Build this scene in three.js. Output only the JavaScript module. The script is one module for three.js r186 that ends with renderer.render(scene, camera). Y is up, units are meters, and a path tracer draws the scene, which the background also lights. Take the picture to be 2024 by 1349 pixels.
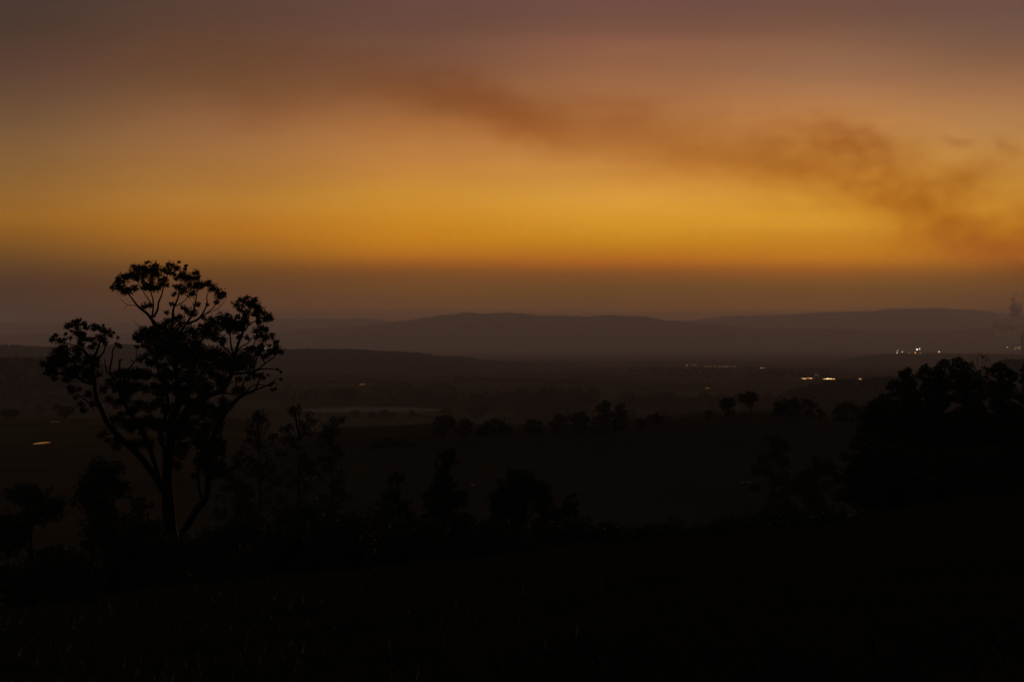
import * as THREE from 'three';
import { ImprovedNoise } from 'three/addons/math/ImprovedNoise.js';
import { mergeGeometries } from 'three/addons/utils/BufferGeometryUtils.js';

// ------------------------------------------------------------------ camera, sky, sun, haze, exposure
const F = 3173, CX = 1012, CY = 674.5, HORIZON = 660;           // the photograph's lens in its own pixels; eye level is row 660
const PITCH = Math.atan((HORIZON - CY) / F);
const scene = new THREE.Scene();
const camera = new THREE.PerspectiveCamera(2 * Math.atan(674.5 / F) * 180 / Math.PI, 1024 / 683, 0.5, 90000);
camera.position.set(0, 0, 0);
camera.rotation.x = PITCH;
const renderer = new THREE.WebGLRenderer({ antialias: true });
renderer.toneMapping = THREE.LinearToneMapping;
renderer.toneMappingExposure = 1;
renderer.shadowMap.enabled = true;

const HAZE = 4.8e-5, HAZE_TOP = 710;                              // haze per metre; height of the hazy layer above the eye
scene.fog = new THREE.FogExp2(new THREE.Color().setRGB(0.93, 0.885, 0.86), HAZE);
const AIR = [0.058, 0.034, 0.026];                               // what a very long path through that haze looks like

const SUN_AZ = Math.atan((1630 - CX) / F), SUN_EL = 6 * Math.PI / 180;
const sun = new THREE.DirectionalLight(new THREE.Color().setRGB(1, 0.5, 0.18), 0.92);
sun.position.set(Math.sin(SUN_AZ) * Math.cos(SUN_EL) * 3000, Math.sin(SUN_EL) * 3000, -Math.cos(SUN_AZ) * Math.cos(SUN_EL) * 3000);
sun.shadow.radius = 10;
sun.castShadow = true;
Object.assign(sun.shadow.camera, { left: -800, right: 800, top: 400, bottom: -400, near: 10, far: 6000 });
sun.shadow.mapSize.set(2048, 2048);
scene.add(sun);

const N3 = new ImprovedNoise();
const fbm = (x, y, z, o = 4) => { let s = 0, a = 0.5; for (let i = 0; i < o; i++) { s += a * N3.noise(x, y, z); x *= 2.03; y *= 2.03; z += 7.3; a *= 0.5; } return s; };
const lerp = (a, b, t) => a + (b - a) * t, clamp = (x, a = 0, b = 1) => Math.min(b, Math.max(a, x));
const smooth = (a, b, x) => { const t = clamp((x - a) / (b - a)); return t * t * (3 - 2 * t); };
const lin = (c) => { c /= 255; return c <= 0.04045 ? c / 12.92 : ((c + 0.055) / 1.055) ** 2.4; };
function rng(seed) { let s = seed | 0; return () => { s = (s + 0x6d2b79f5) | 0; let t = Math.imul(s ^ (s >>> 15), 1 | s); t = (t + Math.imul(t ^ (t >>> 7), 61 | t)) ^ t; return ((t ^ (t >>> 14)) >>> 0) / 4294967296; }; }

// the dusk sky: bands of colour by height at several bearings, and drifting smoke
const SKY_COLUMNS = [
  [30, [[-700, 60, 54, 58], [0, 72, 56, 49], [60, 78, 58, 48], [130, 92, 66, 54], [200, 106, 78, 56], [260, 120, 86, 56], [330, 135, 95, 52], [400, 147, 99, 44], [430, 148, 97, 36], [470, 132, 86, 34], [520, 99, 66, 36], [560, 77, 53, 38], [600, 69, 50, 38], [650, 66, 47, 36]]],
  [430, [[-700, 66, 57, 60], [0, 88, 63, 53], [50, 96, 68, 54], [100, 106, 74, 54], [160, 120, 84, 58], [220, 139, 95, 62], [280, 156, 107, 64], [340, 166, 113, 56], [400, 177, 119, 48], [450, 173, 109, 34], [500, 146, 92, 34], [530, 113, 72, 34], [560, 96, 62, 36], [600, 86, 57, 38], [650, 80, 53, 38]]],
  [830, [[-700, 70, 60, 62], [0, 104, 72, 64], [60, 110, 76, 62], [130, 128, 86, 64], [180, 148, 100, 66], [215, 162, 110, 68], [250, 177, 118, 67], [300, 191, 129, 67], [340, 196, 132, 60], [390, 203, 141, 50], [440, 201, 133, 36], [490, 187, 117, 26], [520, 152, 89, 30], [540, 123, 75, 36], [570, 105, 68, 38], [600, 93, 62, 38], [650, 86, 57, 36]]],
  [1230, [[-700, 72, 61, 63], [0, 112, 76, 68], [50, 120, 82, 66], [90, 140, 92, 70], [140, 150, 100, 69], [190, 166, 111, 71], [220, 177, 119, 72], [260, 187, 127, 70], [300, 197, 135, 68], [350, 206, 143, 63], [390, 215, 153, 60], [430, 213, 149, 46], [460, 206, 141, 36], [490, 191, 123, 26], [515, 171, 99, 24], [535, 138, 81, 36], [560, 111, 72, 38], [590, 99, 66, 38], [650, 92, 61, 38]]],
  [1630, [[-700, 72, 61, 63], [0, 112, 78, 66], [50, 120, 84, 66], [90, 138, 96, 72], [140, 152, 106, 76], [190, 173, 119, 76], [240, 192, 132, 74], [270, 199, 139, 72], [310, 206, 147, 68], [350, 211, 151, 60], [400, 213, 151, 50], [440, 211, 148, 45], [470, 199, 131, 36], [510, 184, 114, 28], [535, 148, 87, 34], [560, 117, 76, 38], [590, 103, 68, 40], [650, 95, 63, 40]]],
  [1994, [[-700, 71, 61, 63], [0, 108, 78, 68], [50, 114, 84, 70], [100, 125, 89, 67], [150, 147, 103, 72], [200, 166, 116, 75], [250, 180, 128, 76], [275, 188, 135, 76], [330, 201, 143, 67], [370, 205, 147, 58], [420, 204, 142, 47], [460, 196, 129, 38], [510, 171, 105, 32], [540, 128, 82, 38], [570, 103, 69, 40], [600, 91, 62, 40], [650, 86, 58, 40]]],
  [2700, [[-700, 66, 57, 60], [0, 92, 68, 58], [80, 100, 72, 58], [200, 132, 94, 60], [330, 160, 112, 56], [430, 160, 106, 40], [500, 136, 88, 36], [540, 100, 68, 38], [600, 78, 55, 40], [650, 74, 52, 38]]],
].map(([x, rows]) => [x, rows.map(([y, r, g, b]) => [y, lin(r), lin(g), lin(b)])]);
const AWAY = [[-700, 44, 48, 62], [0, 46, 47, 58], [300, 48, 46, 52], [500, 47, 44, 48], [650, 44, 41, 44]].map(([y, r, g, b]) => [y, lin(r), lin(g), lin(b)]);
const ZENITH = [lin(44), lin(50), lin(68)];
function rowsAt(rows, y, c) {
  let i = 0;
  while (i < rows.length - 2 && y > rows[i + 1][0]) i++;
  const a = rows[i], b = rows[i + 1], t = clamp((y - a[0]) / (b[0] - a[0]));
  const p = rows[Math.max(0, i - 1)], n = rows[Math.min(rows.length - 1, i + 2)];
  for (let k = 1; k < 4; k++) {                                  // a smooth curve through the rows
    const ma = (b[k] - p[k]) / Math.max(1, b[0] - p[0]) * (b[0] - a[0]), mb = (n[k] - a[k]) / Math.max(1, n[0] - a[0]) * (b[0] - a[0]);
    const t2 = t * t, t3 = t2 * t;
    c[k - 1] = Math.max(0.002, (2 * t3 - 3 * t2 + 1) * a[k] + (t3 - 2 * t2 + t) * ma + (3 * t2 - 2 * t3) * b[k] + (t3 - t2) * mb);
  }
  return c;
}
const SMOKE = [  // x, y, half width, half height, tilt, strength
  [150, 140, 420, 90, 0.03, 0.10], [520, 160, 300, 95, 0.08, 0.24], [760, 185, 240, 80, 0.12, 0.28], [900, 195, 130, 42, 0.2, 0.34], [1000, 226, 130, 44, 0.28, 0.42], [1080, 250, 200, 60, 0.2, 0.30], [1190, 225, 140, 36, 0.1, 0.22], [1330, 270, 230, 66, 0.18, 0.36], [1450, 300, 200, 60, 0.15, 0.22],
  [1520, 325, 230, 62, 0.12, 0.30], [1640, 280, 90, 40, 0.1, 0.30], [1745, 282, 105, 34, 0, 0.28], [1690, 340, 150, 60, 0.3, 0.34], [1810, 400, 160, 60, 0.5, 0.40], [1905, 455, 150, 60, 0.4, 0.34], [1902, 352, 62, 28, -0.3, 0.46], [1985, 284, 30, 14, 0.3, 0.42],
  [1890, 276, 26, 10, 0.2, 0.42], [1685, 258, 40, 8, 0.1, 0.18], [1950, 330, 80, 50, 0, 0.16], [1985, 460, 110, 70, 0.3, 0.13], [2050, 390, 90, 90, 0, 0.2], [2026, 530, 30, 70, 0, 0.12], [2120, 440, 110, 120, 0, 0.2],
];
function smokeAt(x, y) {
  if (x < -500 || x > 2500 || y < -50 || y > 640) return 0;
  const wx = x + 60 * fbm(x / 170, y / 110, 3.1) + 10 * fbm(x / 42, y / 30, 9.2, 3), wy = y + 46 * fbm(x / 190, y / 120, 17.7) + 14 * fbm(x / 40, y / 28, 27.1, 3);
  let d = 0;
  for (const [sx, sy, a, b, tilt, s] of SMOKE) {
    const dx = wx - sx, dy = wy - sy;
    if (Math.abs(dx) > 3 * a + 60) continue;
    const u = (dx * Math.cos(tilt) + dy * Math.sin(tilt)) / a, v = (-dx * Math.sin(tilt) + dy * Math.cos(tilt)) / b;
    d += s * Math.exp(-(u * u + v * v));
  }
  const right = smooth(1250, 1700, x);                            // wide and faint on the left, in puffs near its source on the right
  return d * lerp(0.72, 1, right) * Math.max(0.15, 1 + lerp(0.5, 0.8, right) * fbm(x / 120, y / 75, 41.3, 3) + lerp(0.12, 0.5, right) * fbm(x / 36, y / 25, 71.3, 3));
}
function skyTexture() {
  const W = 4096, H = 2048, data = new Float32Array(W * H * 4), a = [0, 0, 0], b = [0, 0, 0], c = [0, 0, 0];
  for (let row = 0; row < H; row++) {
    const el = ((row + 0.5) / H - 0.5) * Math.PI;                // row 0 is straight down
    for (let col = 0; col < W; col++) {
      const phi = ((col + 0.5) / W - 0.5) * 2 * Math.PI;         // atan2(z, x)
      let az = phi + Math.PI / 2;                                // 0 ahead (-z), growing to the right
      if (az > Math.PI) az -= 2 * Math.PI;
      const o = (row * W + col) * 4;
      data[o + 3] = 1;
      if (el < -0.02) { data[o] = 0.006; data[o + 1] = 0.004; data[o + 2] = 0.003; continue; }
      const s = Math.sign(az), m = Math.abs(az), x = CX + F * s * (m < 0.35 ? Math.tan(m) : Math.tan(0.35) + m - 0.35);
      let y = HORIZON - F * Math.tan(Math.min(el, 1.2)) / (m < 0.35 ? Math.cos(m) : Math.cos(0.35));
      const yy = Math.max(y, -700);
      let k = 0;
      while (k < SKY_COLUMNS.length - 2 && x > SKY_COLUMNS[k + 1][0]) k++;
      rowsAt(SKY_COLUMNS[k][1], yy, a); rowsAt(SKY_COLUMNS[k + 1][1], yy, b);
      const lo = SKY_COLUMNS[k][0], hi = SKY_COLUMNS[k + 1][0];
      let t = clamp((x - lo) / (hi - lo));
      t = lerp(t, t * t * (3 - 2 * t), 0.5);
      rowsAt(AWAY, yy, c);
      const far = 1 - Math.exp(-(Math.max(0, x < 30 ? 30 - x : x - 2700) / 2600)), up = smooth(0.38, 1.1, el);
      const wob = 1 + 0.05 * fbm(x / 420, y / 95, 5.5, 3) + 0.06 * fbm(x / 420, y / 22, 15.5, 3) + 0.03 * fbm(x / 200, y / 9, 25.5, 2);
      const d = smokeAt(x, y);
      const T = Math.exp(-HAZE * Math.min(60000, HAZE_TOP / Math.max(1e-4, Math.sin(Math.max(el, 1e-4)))));
      for (let q = 0; q < 3; q++) {
        let v = lerp(lerp(a[q], b[q], t), c[q], far);
        v = lerp(v, ZENITH[q], up) * wob * Math.exp(-d * [0.5, 0.86, 1.2][q]);
        const near = 1 - far;                                    // seen through the low haze, the afterglow itself is brighter
        v = lerp(v, Math.max(0.15 * v, (v - (1 - T) * AIR[q]) / Math.max(T, 0.12)), near);
        data[o + q] = v;
      }
    }
  }
  const t = new THREE.DataTexture(data, W, H, THREE.RGBAFormat, THREE.FloatType);
  t.mapping = THREE.EquirectangularReflectionMapping;
  t.magFilter = THREE.LinearFilter;
  t.needsUpdate = true;
  return t;
}
scene.background = skyTexture();
scene.environment = scene.background;

// ------------------------------------------------------------------ helpers
const R0 = rng(20240611);
function P(px, py, D) {                                          // a point at forward distance D on the line of sight of a pixel
  const x = (px - CX) / F, y = (CY - py) / F, c = Math.cos(PITCH), s = Math.sin(PITCH);
  const Y = y * c + s, Z = y * s - c, k = D / -Z;
  return new THREE.Vector3(x * k, Y * k, -D);
}
const taken = new Map();
function numbered(name) { const n = taken.get(name) ?? 0; taken.set(name, n + 1); return n ? name + '_' + String(n).padStart(3, '0') : name; }
function tag(o, label, category, group) { Object.assign(o.userData, { label, category }); if (group) o.userData.group = group; return o; }
function thing(name, at, label, category, group) { const g = new THREE.Group(); g.name = numbered(name); g.position.copy(at); scene.add(g); return tag(g, label, category, group); }
function mesh(name, geometry, material, parent = scene) {
  const m = new THREE.Mesh(geometry, material);
  m.name = parent === scene ? numbered(name) : name;
  m.castShadow = m.receiveShadow = true;
  parent.add(m);
  return m;
}
function struct(name, geometry, material, label) { const m = mesh(name, geometry, material); m.userData.kind = 'structure'; if (label) m.userData.label = label; return m; }

function onGround(px, row, lift = 0) { for (let d = row > 850 ? 60 : 1000; d < 14000; d *= 1.006) { const p = P(px, row, d); if (p.y < groundAt(p.x, p.z) + lift) return d; } return 3000; }

class Buf {                                                      // collects triangles
  constructor() { this.p = []; this.i = []; this.c = null; this.u = []; }
  v(x, y, z) { this.p.push(x, y, z); return this.p.length / 3 - 1; }
  geometry(base) {
    const g = new THREE.BufferGeometry(), p = new Float32Array(this.p);
    if (base) for (let k = 0; k < p.length; k += 3) { p[k] -= base.x; p[k + 1] -= base.y; p[k + 2] -= base.z; }
    g.setAttribute('position', new THREE.BufferAttribute(p, 3));
    if (this.c) g.setAttribute('color', new THREE.BufferAttribute(new Float32Array(this.c), 3));
    if (this.u.length * 3 === p.length * 2) g.setAttribute('uv', new THREE.Float32BufferAttribute(this.u, 2));
    g.setIndex(new THREE.BufferAttribute(new Uint32Array(this.i), 1));
    g.computeVertexNormals();
    return g;
  }
}
function tube(buf, pts, radii, sides = 7, rough = 0) {            // a tapering limb through points
  const curve = new THREE.CatmullRomCurve3(pts, false, 'centripetal'), n = Math.max(2, (pts.length - 1) * 4);
  let prev = null, up = new THREE.Vector3(0.31, 0.2, 0.93);
  for (let k = 0; k <= n; k++) {
    const t = k / n, q = curve.getPoint(t), d = curve.getTangent(t), f = t * (radii.length - 1), j = Math.min(radii.length - 2, Math.floor(f));
    const r = radii.length > 1 ? lerp(radii[j], radii[j + 1], f - j) : radii[0];
    const a = new THREE.Vector3().crossVectors(d, up).normalize(), b = new THREE.Vector3().crossVectors(d, a);
    up = b.clone().negate().cross(a).normalize().lengthSq() ? b.clone() : up;
    up = new THREE.Vector3().crossVectors(a, d).normalize();
    const ring = [], run = t * curve.getLength() * 0.5;
    for (let s = 0; s < sides; s++) {
      buf.u.push(s / sides * 2, run);
      const w = s / sides * Math.PI * 2, rr = r * (1 + rough * N3.noise(q.x * 2 + Math.cos(w), q.y * 1.1, q.z * 2 + Math.sin(w)));
      ring.push(buf.v(q.x + (a.x * Math.cos(w) + b.x * Math.sin(w)) * rr, q.y + (a.y * Math.cos(w) + b.y * Math.sin(w)) * rr, q.z + (a.z * Math.cos(w) + b.z * Math.sin(w)) * rr));
    }
    if (prev) for (let s = 0; s < sides; s++) { const e = (s + 1) % sides; buf.i.push(prev[s], ring[s], prev[e], prev[e], ring[s], ring[e]); }
    prev = ring;
  }
  buf.u.push(0, curve.getLength() * 0.5);
  const tip = buf.v(pts.at(-1).x, pts.at(-1).y, pts.at(-1).z);
  for (let s = 0; s < sides; s++) buf.i.push(prev[s], tip, prev[(s + 1) % sides]);
}
const _a = new THREE.Vector3(), _b = new THREE.Vector3();
function clump(buf, c, r, n, size, R, squash, droop) {            // an uneven clump: several overlapping sprays
  for (let k = 0; k < 5; k++) leaves(buf, new THREE.Vector3(c.x + (R() - 0.5) * r * 1.25, c.y + (R() - 0.5) * r * 1.15, c.z + (R() - 0.5) * r * 1.25), r * (0.42 + 0.34 * R()), Math.ceil(n / 5), size, R, squash * (0.7 + 0.5 * R()), droop);
}
function leaves(buf, c, r, n, size, R, squash = 0.85, droop = 0.4) {      // a clump of leaf-shaped faces
  for (let k = 0; k < n; k++) {
    const u = R() * 2 - 1, w = R() * Math.PI * 2, rr = r * Math.cbrt(R()) * (R() < 0.1 ? 1.25 : 1), q = Math.sqrt(1 - u * u);
    const x = c.x + rr * q * Math.cos(w), y = c.y + rr * u * squash, z = c.z + rr * q * Math.sin(w);
    _a.set(R() * 2 - 1, R() * 2 - 1 - droop, R() * 2 - 1).normalize();
    _b.set(R() * 2 - 1, R() * 2 - 1, R() * 2 - 1).cross(_a).normalize();
    const l = size * (0.7 + 0.6 * R()), h = l * 0.24;
    const p0 = buf.v(x - _a.x * l / 2, y - _a.y * l / 2, z - _a.z * l / 2), p1 = buf.v(x + _b.x * h, y + _b.y * h, z + _b.z * h);
    const p2 = buf.v(x + _a.x * l / 2, y + _a.y * l / 2, z + _a.z * l / 2), p3 = buf.v(x - _b.x * h, y - _b.y * h, z - _b.z * h);
    buf.i.push(p0, p1, p2, p0, p2, p3);
  }
}

// ------------------------------------------------------------------ materials
function noiseTexture(size, fn, srgb = true) {
  const d = new Uint8Array(size * size * 4);
  for (let y = 0; y < size; y++) for (let x = 0; x < size; x++) { const c = fn(x / size, y / size); for (let k = 0; k < 3; k++) d[(y * size + x) * 4 + k] = clamp(c[k], 0, 1) * 255; d[(y * size + x) * 4 + 3] = 255; }
  const t = new THREE.DataTexture(d, size, size);
  t.wrapS = t.wrapT = THREE.RepeatWrapping; t.magFilter = THREE.LinearFilter;
  if (srgb) t.colorSpace = THREE.SRGBColorSpace;
  t.needsUpdate = true;
  return t;
}
const tile = (x, y, f, z) => { const a = Math.PI * 2; return N3.noise(Math.cos(x * a) * f + 11, Math.sin(x * a) * f + z, Math.cos(y * a) * f + Math.sin(y * a) * f * 1.7); };
const grassMap = noiseTexture(512, (x, y) => { const n = 0.5 + 0.5 * tile(x, y, 3, 1) + 0.35 * tile(x, y, 14, 5) + 0.3 * (R0() - 0.5), v = lerp(0.72, 1, clamp(n)); return [v, v * 0.985, v * 0.93]; });
const barkMap = noiseTexture(256, (x, y) => { const n = 0.6 + 0.5 * tile(x * 1, y, 5, 2) + 0.25 * (R0() - 0.5); return [n, n * 0.97, n * 0.92]; });
const M = {
  ground: new THREE.MeshPhysicalMaterial({ specularIntensity: 0, color: 0xffffff, vertexColors: true, roughness: 1, map: grassMap }),
  hill: new THREE.MeshPhysicalMaterial({ specularIntensity: 0, color: new THREE.Color().setRGB(0.055, 0.055, 0.035), roughness: 1 }),
  leaf: new THREE.MeshPhysicalMaterial({ specularIntensity: 0.12, color: new THREE.Color().setRGB(0.045, 0.052, 0.024), roughness: 0.75, side: THREE.DoubleSide }),
  leafPale: new THREE.MeshPhysicalMaterial({ specularIntensity: 0.12, color: new THREE.Color().setRGB(0.06, 0.062, 0.036), roughness: 0.75, side: THREE.DoubleSide }),
  leafPine: new THREE.MeshPhysicalMaterial({ specularIntensity: 0.1, color: new THREE.Color().setRGB(0.026, 0.036, 0.018), roughness: 0.8, side: THREE.DoubleSide }),
  bark: new THREE.MeshPhysicalMaterial({ specularIntensity: 0.1, color: new THREE.Color().setRGB(0.055, 0.043, 0.033), roughness: 0.95, map: barkMap, bumpMap: barkMap, bumpScale: 0.02 }),
  grass: new THREE.MeshPhysicalMaterial({ specularIntensity: 0.05, color: new THREE.Color().setRGB(0.064, 0.054, 0.025), roughness: 0.9, side: THREE.DoubleSide }),
  straw: new THREE.MeshPhysicalMaterial({ specularIntensity: 0, color: new THREE.Color().setRGB(0.2, 0.21, 0.15), roughness: 1, map: grassMap }),
  water: new THREE.MeshPhysicalMaterial({ color: new THREE.Color().setRGB(0.01, 0.012, 0.012), roughness: 0.1, ior: 1.33 }),
  earth: new THREE.MeshPhysicalMaterial({ specularIntensity: 0.1, color: new THREE.Color().setRGB(0.1, 0.075, 0.05), roughness: 1 }),
  timber: new THREE.MeshPhysicalMaterial({ specularIntensity: 0.2, color: new THREE.Color().setRGB(0.06, 0.05, 0.04), roughness: 0.9 }),
  ceramic: new THREE.MeshPhysicalMaterial({ color: new THREE.Color().setRGB(0.62, 0.55, 0.25), roughness: 0.25 }),
  concrete: new THREE.MeshPhysicalMaterial({ color: new THREE.Color().setRGB(0.24, 0.22, 0.21), roughness: 0.9 }),
  steel: new THREE.MeshPhysicalMaterial({ color: new THREE.Color().setRGB(0.3, 0.3, 0.3), roughness: 0.5, metalness: 0.6 }),
  steam: new THREE.MeshPhysicalMaterial({ color: new THREE.Color().setRGB(0.72, 0.67, 0.65), roughness: 1, specularIntensity: 0, transmission: 0.6, thickness: 0, transparent: true, opacity: 0.19, depthWrite: false, side: THREE.DoubleSide }),
};

// ------------------------------------------------------------------ the ground: hillside, gully, ridge, valley floor
const CREST = [[300, 874], [690, 868], [760, 866], [860, 862], [960, 862], [1080, 861], [1180, 857], [1250, 847], [1320, 838], [1380, 830], [1440, 825], [1480, 820], [1530, 820], [1570, 822], [1620, 828], [1680, 833], [1760, 838], [2024, 842], [2600, 846]];
const along = (pts, x) => { let i = 0; while (i < pts.length - 2 && x > pts[i + 1][0]) i++; const [a, b] = [pts[i], pts[i + 1]], t = clamp((x - a[0]) / (b[0] - a[0])); return lerp(a[1], b[1], t * t * (3 - 2 * t) * 0.5 + t * 0.5); };
const nodes = (pairs, r) => { let i = 0; while (i < pairs.length - 2 && r > pairs[i + 1][0]) i++; const [a, b] = [pairs[i], pairs[i + 1]], t = clamp((r - a[0]) / (b[0] - a[0])); return lerp(a[1], b[1], a[2] ? t : t * t * (3 - 2 * t)); };
function groundAt(x, z) {
  const D = -z, R = Math.hypot(x, D), az = Math.atan2(x, D), ca = clamp(az, -0.5, 0.5), col = CX + F * Math.tan(ca), front = smooth(1.35, 0.65, Math.abs(az));
  const plane = (d, s) => -1.72 - 0.135 * d + 0.11 * s;
  const near = plane(D, clamp(x, -120, 120)) + 0.12 * fbm(x / 5, D / 5, 2.2, 3);
  if (R < 130) return near;
  const edge = plane(130 * Math.cos(az), 130 * Math.sin(az));
  const c = -(along(CREST, col) - HORIZON) / F * 600, left = smooth(700, 440, col);
  const mid = nodes([[130, edge, 1], [300, -48], [600, c], [780, c - 7], [1350, -112], [1500, -114], [3000, -117, 1], [7000, -150, 1], [16000, -222, 1], [60000, -330]], R);
  const low = nodes([[130, edge, 1], [300, -48], [600, -56], [900, -61, 1], [1350, -70], [1900, -114], [3000, -117, 1], [7000, -150, 1], [16000, -222, 1], [60000, -330]], R);
  const back = nodes([[130, edge, 1], [400, edge + 8], [1200, -20], [4000, -110], [60000, -330]], R);
  return lerp(back, lerp(mid, low, left), front) + smooth(130, 200, R) * (1.2 * fbm(x / 70, D / 70, 8.8, 3)) * smooth(2200, 1400, R);
}
{
  const az = [], rad = [];
  for (let a = -180; a < -24; a += 2) az.push(a);
  for (let a = -24; a < 24; a += 0.12) az.push(a);
  for (let a = 24; a <= 180.01; a += 2) az.push(a);
  for (let r = 1.2; r < 58000; r *= 1.032) rad.push(r);
  const p = [0, groundAt(0, 0), 0], uv = [0, 0], col = [0.066, 0.057, 0.026], idx = [];
  for (const r of rad) for (const a of az) {
    const x = r * Math.sin(a * Math.PI / 180), z = -r * Math.cos(a * Math.PI / 180);
    p.push(x, groundAt(x, z), z); uv.push(x / 9, z / 9);
    // dry grass in a patchwork of paddocks
    const cell = Math.floor((x + 0.3 * z + 60 * fbm(x / 400, z / 400, 1, 2)) / 330) * 7 + Math.floor((z - 0.25 * x) / 260) * 13, h = Math.abs(Math.sin(cell * 12.9898) * 43758.5453) % 1;
    const k = (0.55 + 0.9 * h) * (1 + 0.5 * fbm(x / 30, z / 30, 4.4, 3));
    col.push(0.066 * k, 0.057 * k, 0.026 * k);
  }
  const w = az.length;
  for (let a = 0; a < w - 1; a++) idx.push(0, 1 + a, 2 + a);
  for (let r = 0; r < rad.length - 1; r++) for (let a = 0; a < w - 1; a++) { const i = 1 + r * w + a; idx.push(i, i + w, i + 1, i + 1, i + w, i + w + 1); }
  const g = new THREE.BufferGeometry();
  g.setAttribute('position', new THREE.Float32BufferAttribute(p, 3));
  g.setAttribute('uv', new THREE.Float32BufferAttribute(uv, 2));
  g.setAttribute('color', new THREE.Float32BufferAttribute(col, 3));
  g.setIndex(idx); g.computeVertexNormals();
  if (g.attributes.normal.getY(200) < 0) { const ix = g.index.array; for (let k = 0; k < ix.length; k += 3) [ix[k], ix[k + 1]] = [ix[k + 1], ix[k]]; g.computeVertexNormals(); }
  struct('ground', g, M.ground);
}

// hills: each range has its crest, a slope towards the viewer and one behind
function crestHeight(crest, px, D) { return P(px, along(crest, px), D).y; }
const hillList = [];
function hills(crest, D, front, back, foot, bump, step, seed, material = M.hill) {
  const x0 = crest[0][0], x1 = crest.at(-1)[0], b = new Buf(), S = [-1, -0.85, -0.7, -0.55, -0.42, -0.3, -0.2, -0.12, -0.06, -0.025, 0, 0.03, 0.1, 0.25, 0.5, 1], W = Math.round((x1 - x0) / step);
  const at = (px, s) => {
    const d = D + (s < 0 ? s * front : s * back), p = P(px, HORIZON, d), lump = fbm(px / 46, s * 3, seed, 3);
    const h = crestHeight(crest, px, D), f = Math.cos(Math.min(1, Math.abs(s)) * Math.PI) * 0.5 + 0.5;
    const trees = bump * (Math.abs(N3.noise(px / 5.2, s * 40, seed + 3)) * 1.5 + Math.abs(N3.noise(px / 2.1, s * 60, seed + 9)) * 0.9) * smooth(-0.3, 0.35, fbm(px / 60, 0.5, seed + 5, 3) + 0.12) * smooth(0.07, 0, Math.abs(s));
    return [p.x, lerp(foot, h, f) + trees * smooth(0, 0.3, f) + (h - foot) * 0.16 * lump * smooth(0.03, 0.3, Math.abs(s)) * (1 - Math.abs(s)), p.z];
  };
  for (const s of S) for (let i = 0; i <= W; i++) b.v(...at(x0 + i * step, s));
  for (let r = 0; r < S.length - 1; r++) for (let i = 0; i < W; i++) { const q = r * (W + 1) + i; b.i.push(q, q + 1, q + W + 1, q + 1, q + W + 2, q + W + 1); }
  return struct('hills', b.geometry(), material);
}
// farthest ranges
hills([[-900, 660], [-500, 650], [-200, 641], [0, 640], [90, 642], [170, 643], [240, 641], [330, 645], [460, 640], [560, 634], [640, 632], [700, 631], [745, 633], [790, 637], [860, 641], [940, 644], [1040, 646], [1200, 646], [1280, 643], [1335, 638], [1400, 632], [1470, 627], [1540, 625.5], [1620, 621], [1700, 618], [1770, 613.5], [1850, 611], [1900, 613], [1950, 619], [2000, 624], [2080, 630], [2300, 642], [2700, 655]], 45000, 8000, 6000, -290, 80, 1.8, 3.3);
// the broad range in front of them
hills([[-900, 672], [-300, 664], [0, 662], [300, 662], [560, 658], [680, 650], [740, 644], [790, 638], [840, 631], [880, 625], [925, 621], [975, 621.5], [1020, 621], [1070, 626], [1110, 627], [1160, 628], [1230, 626], [1285, 629.5], [1330, 636], [1400, 642], [1470, 650], [1540, 653.5], [1620, 654.5], [1700, 655.5], [1780, 658], [1850, 657.5], [1900, 654], [1950, 651.5], [2024, 654], [2200, 660], [2700, 670]], 30000, 7500, 6000, -255, 52, 1.8, 12.7);
// a low dark rise on the plain below the ranges
hills([[500, 722], [760, 708], [860, 704], [1000, 703.4], [1250, 703.4], [1500, 704], [1700, 704.5], [1900, 702], [2300, 704]], 15000, 1200, 1200, -216, 5, 2.5, 20.1);
// the long bluish ridge that comes down from the left, and the rise below the plant on the right
hills([[-900, 690], [-300, 686], [0, 685.5], [110, 686], [200, 685], [290, 683.5], [400, 687], [500, 691], [560, 692.5], [640, 693], [700, 694], [760, 696], [830, 702], [900, 708], [1000, 718], [1100, 726], [1180, 730], [1260, 732.5], [1360, 736], [1500, 741]], 7000, 1900, 1500, -150, 16, 1.6, 31.9);
hills([[1420, 736], [1520, 724.5], [1600, 722], [1650, 715], [1695, 706.5], [1740, 703], [1800, 700.5], [1900, 701], [2024, 703], [2300, 700]], 9500, 1500, 900, -172, 12, 1.8, 44.2);

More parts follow.
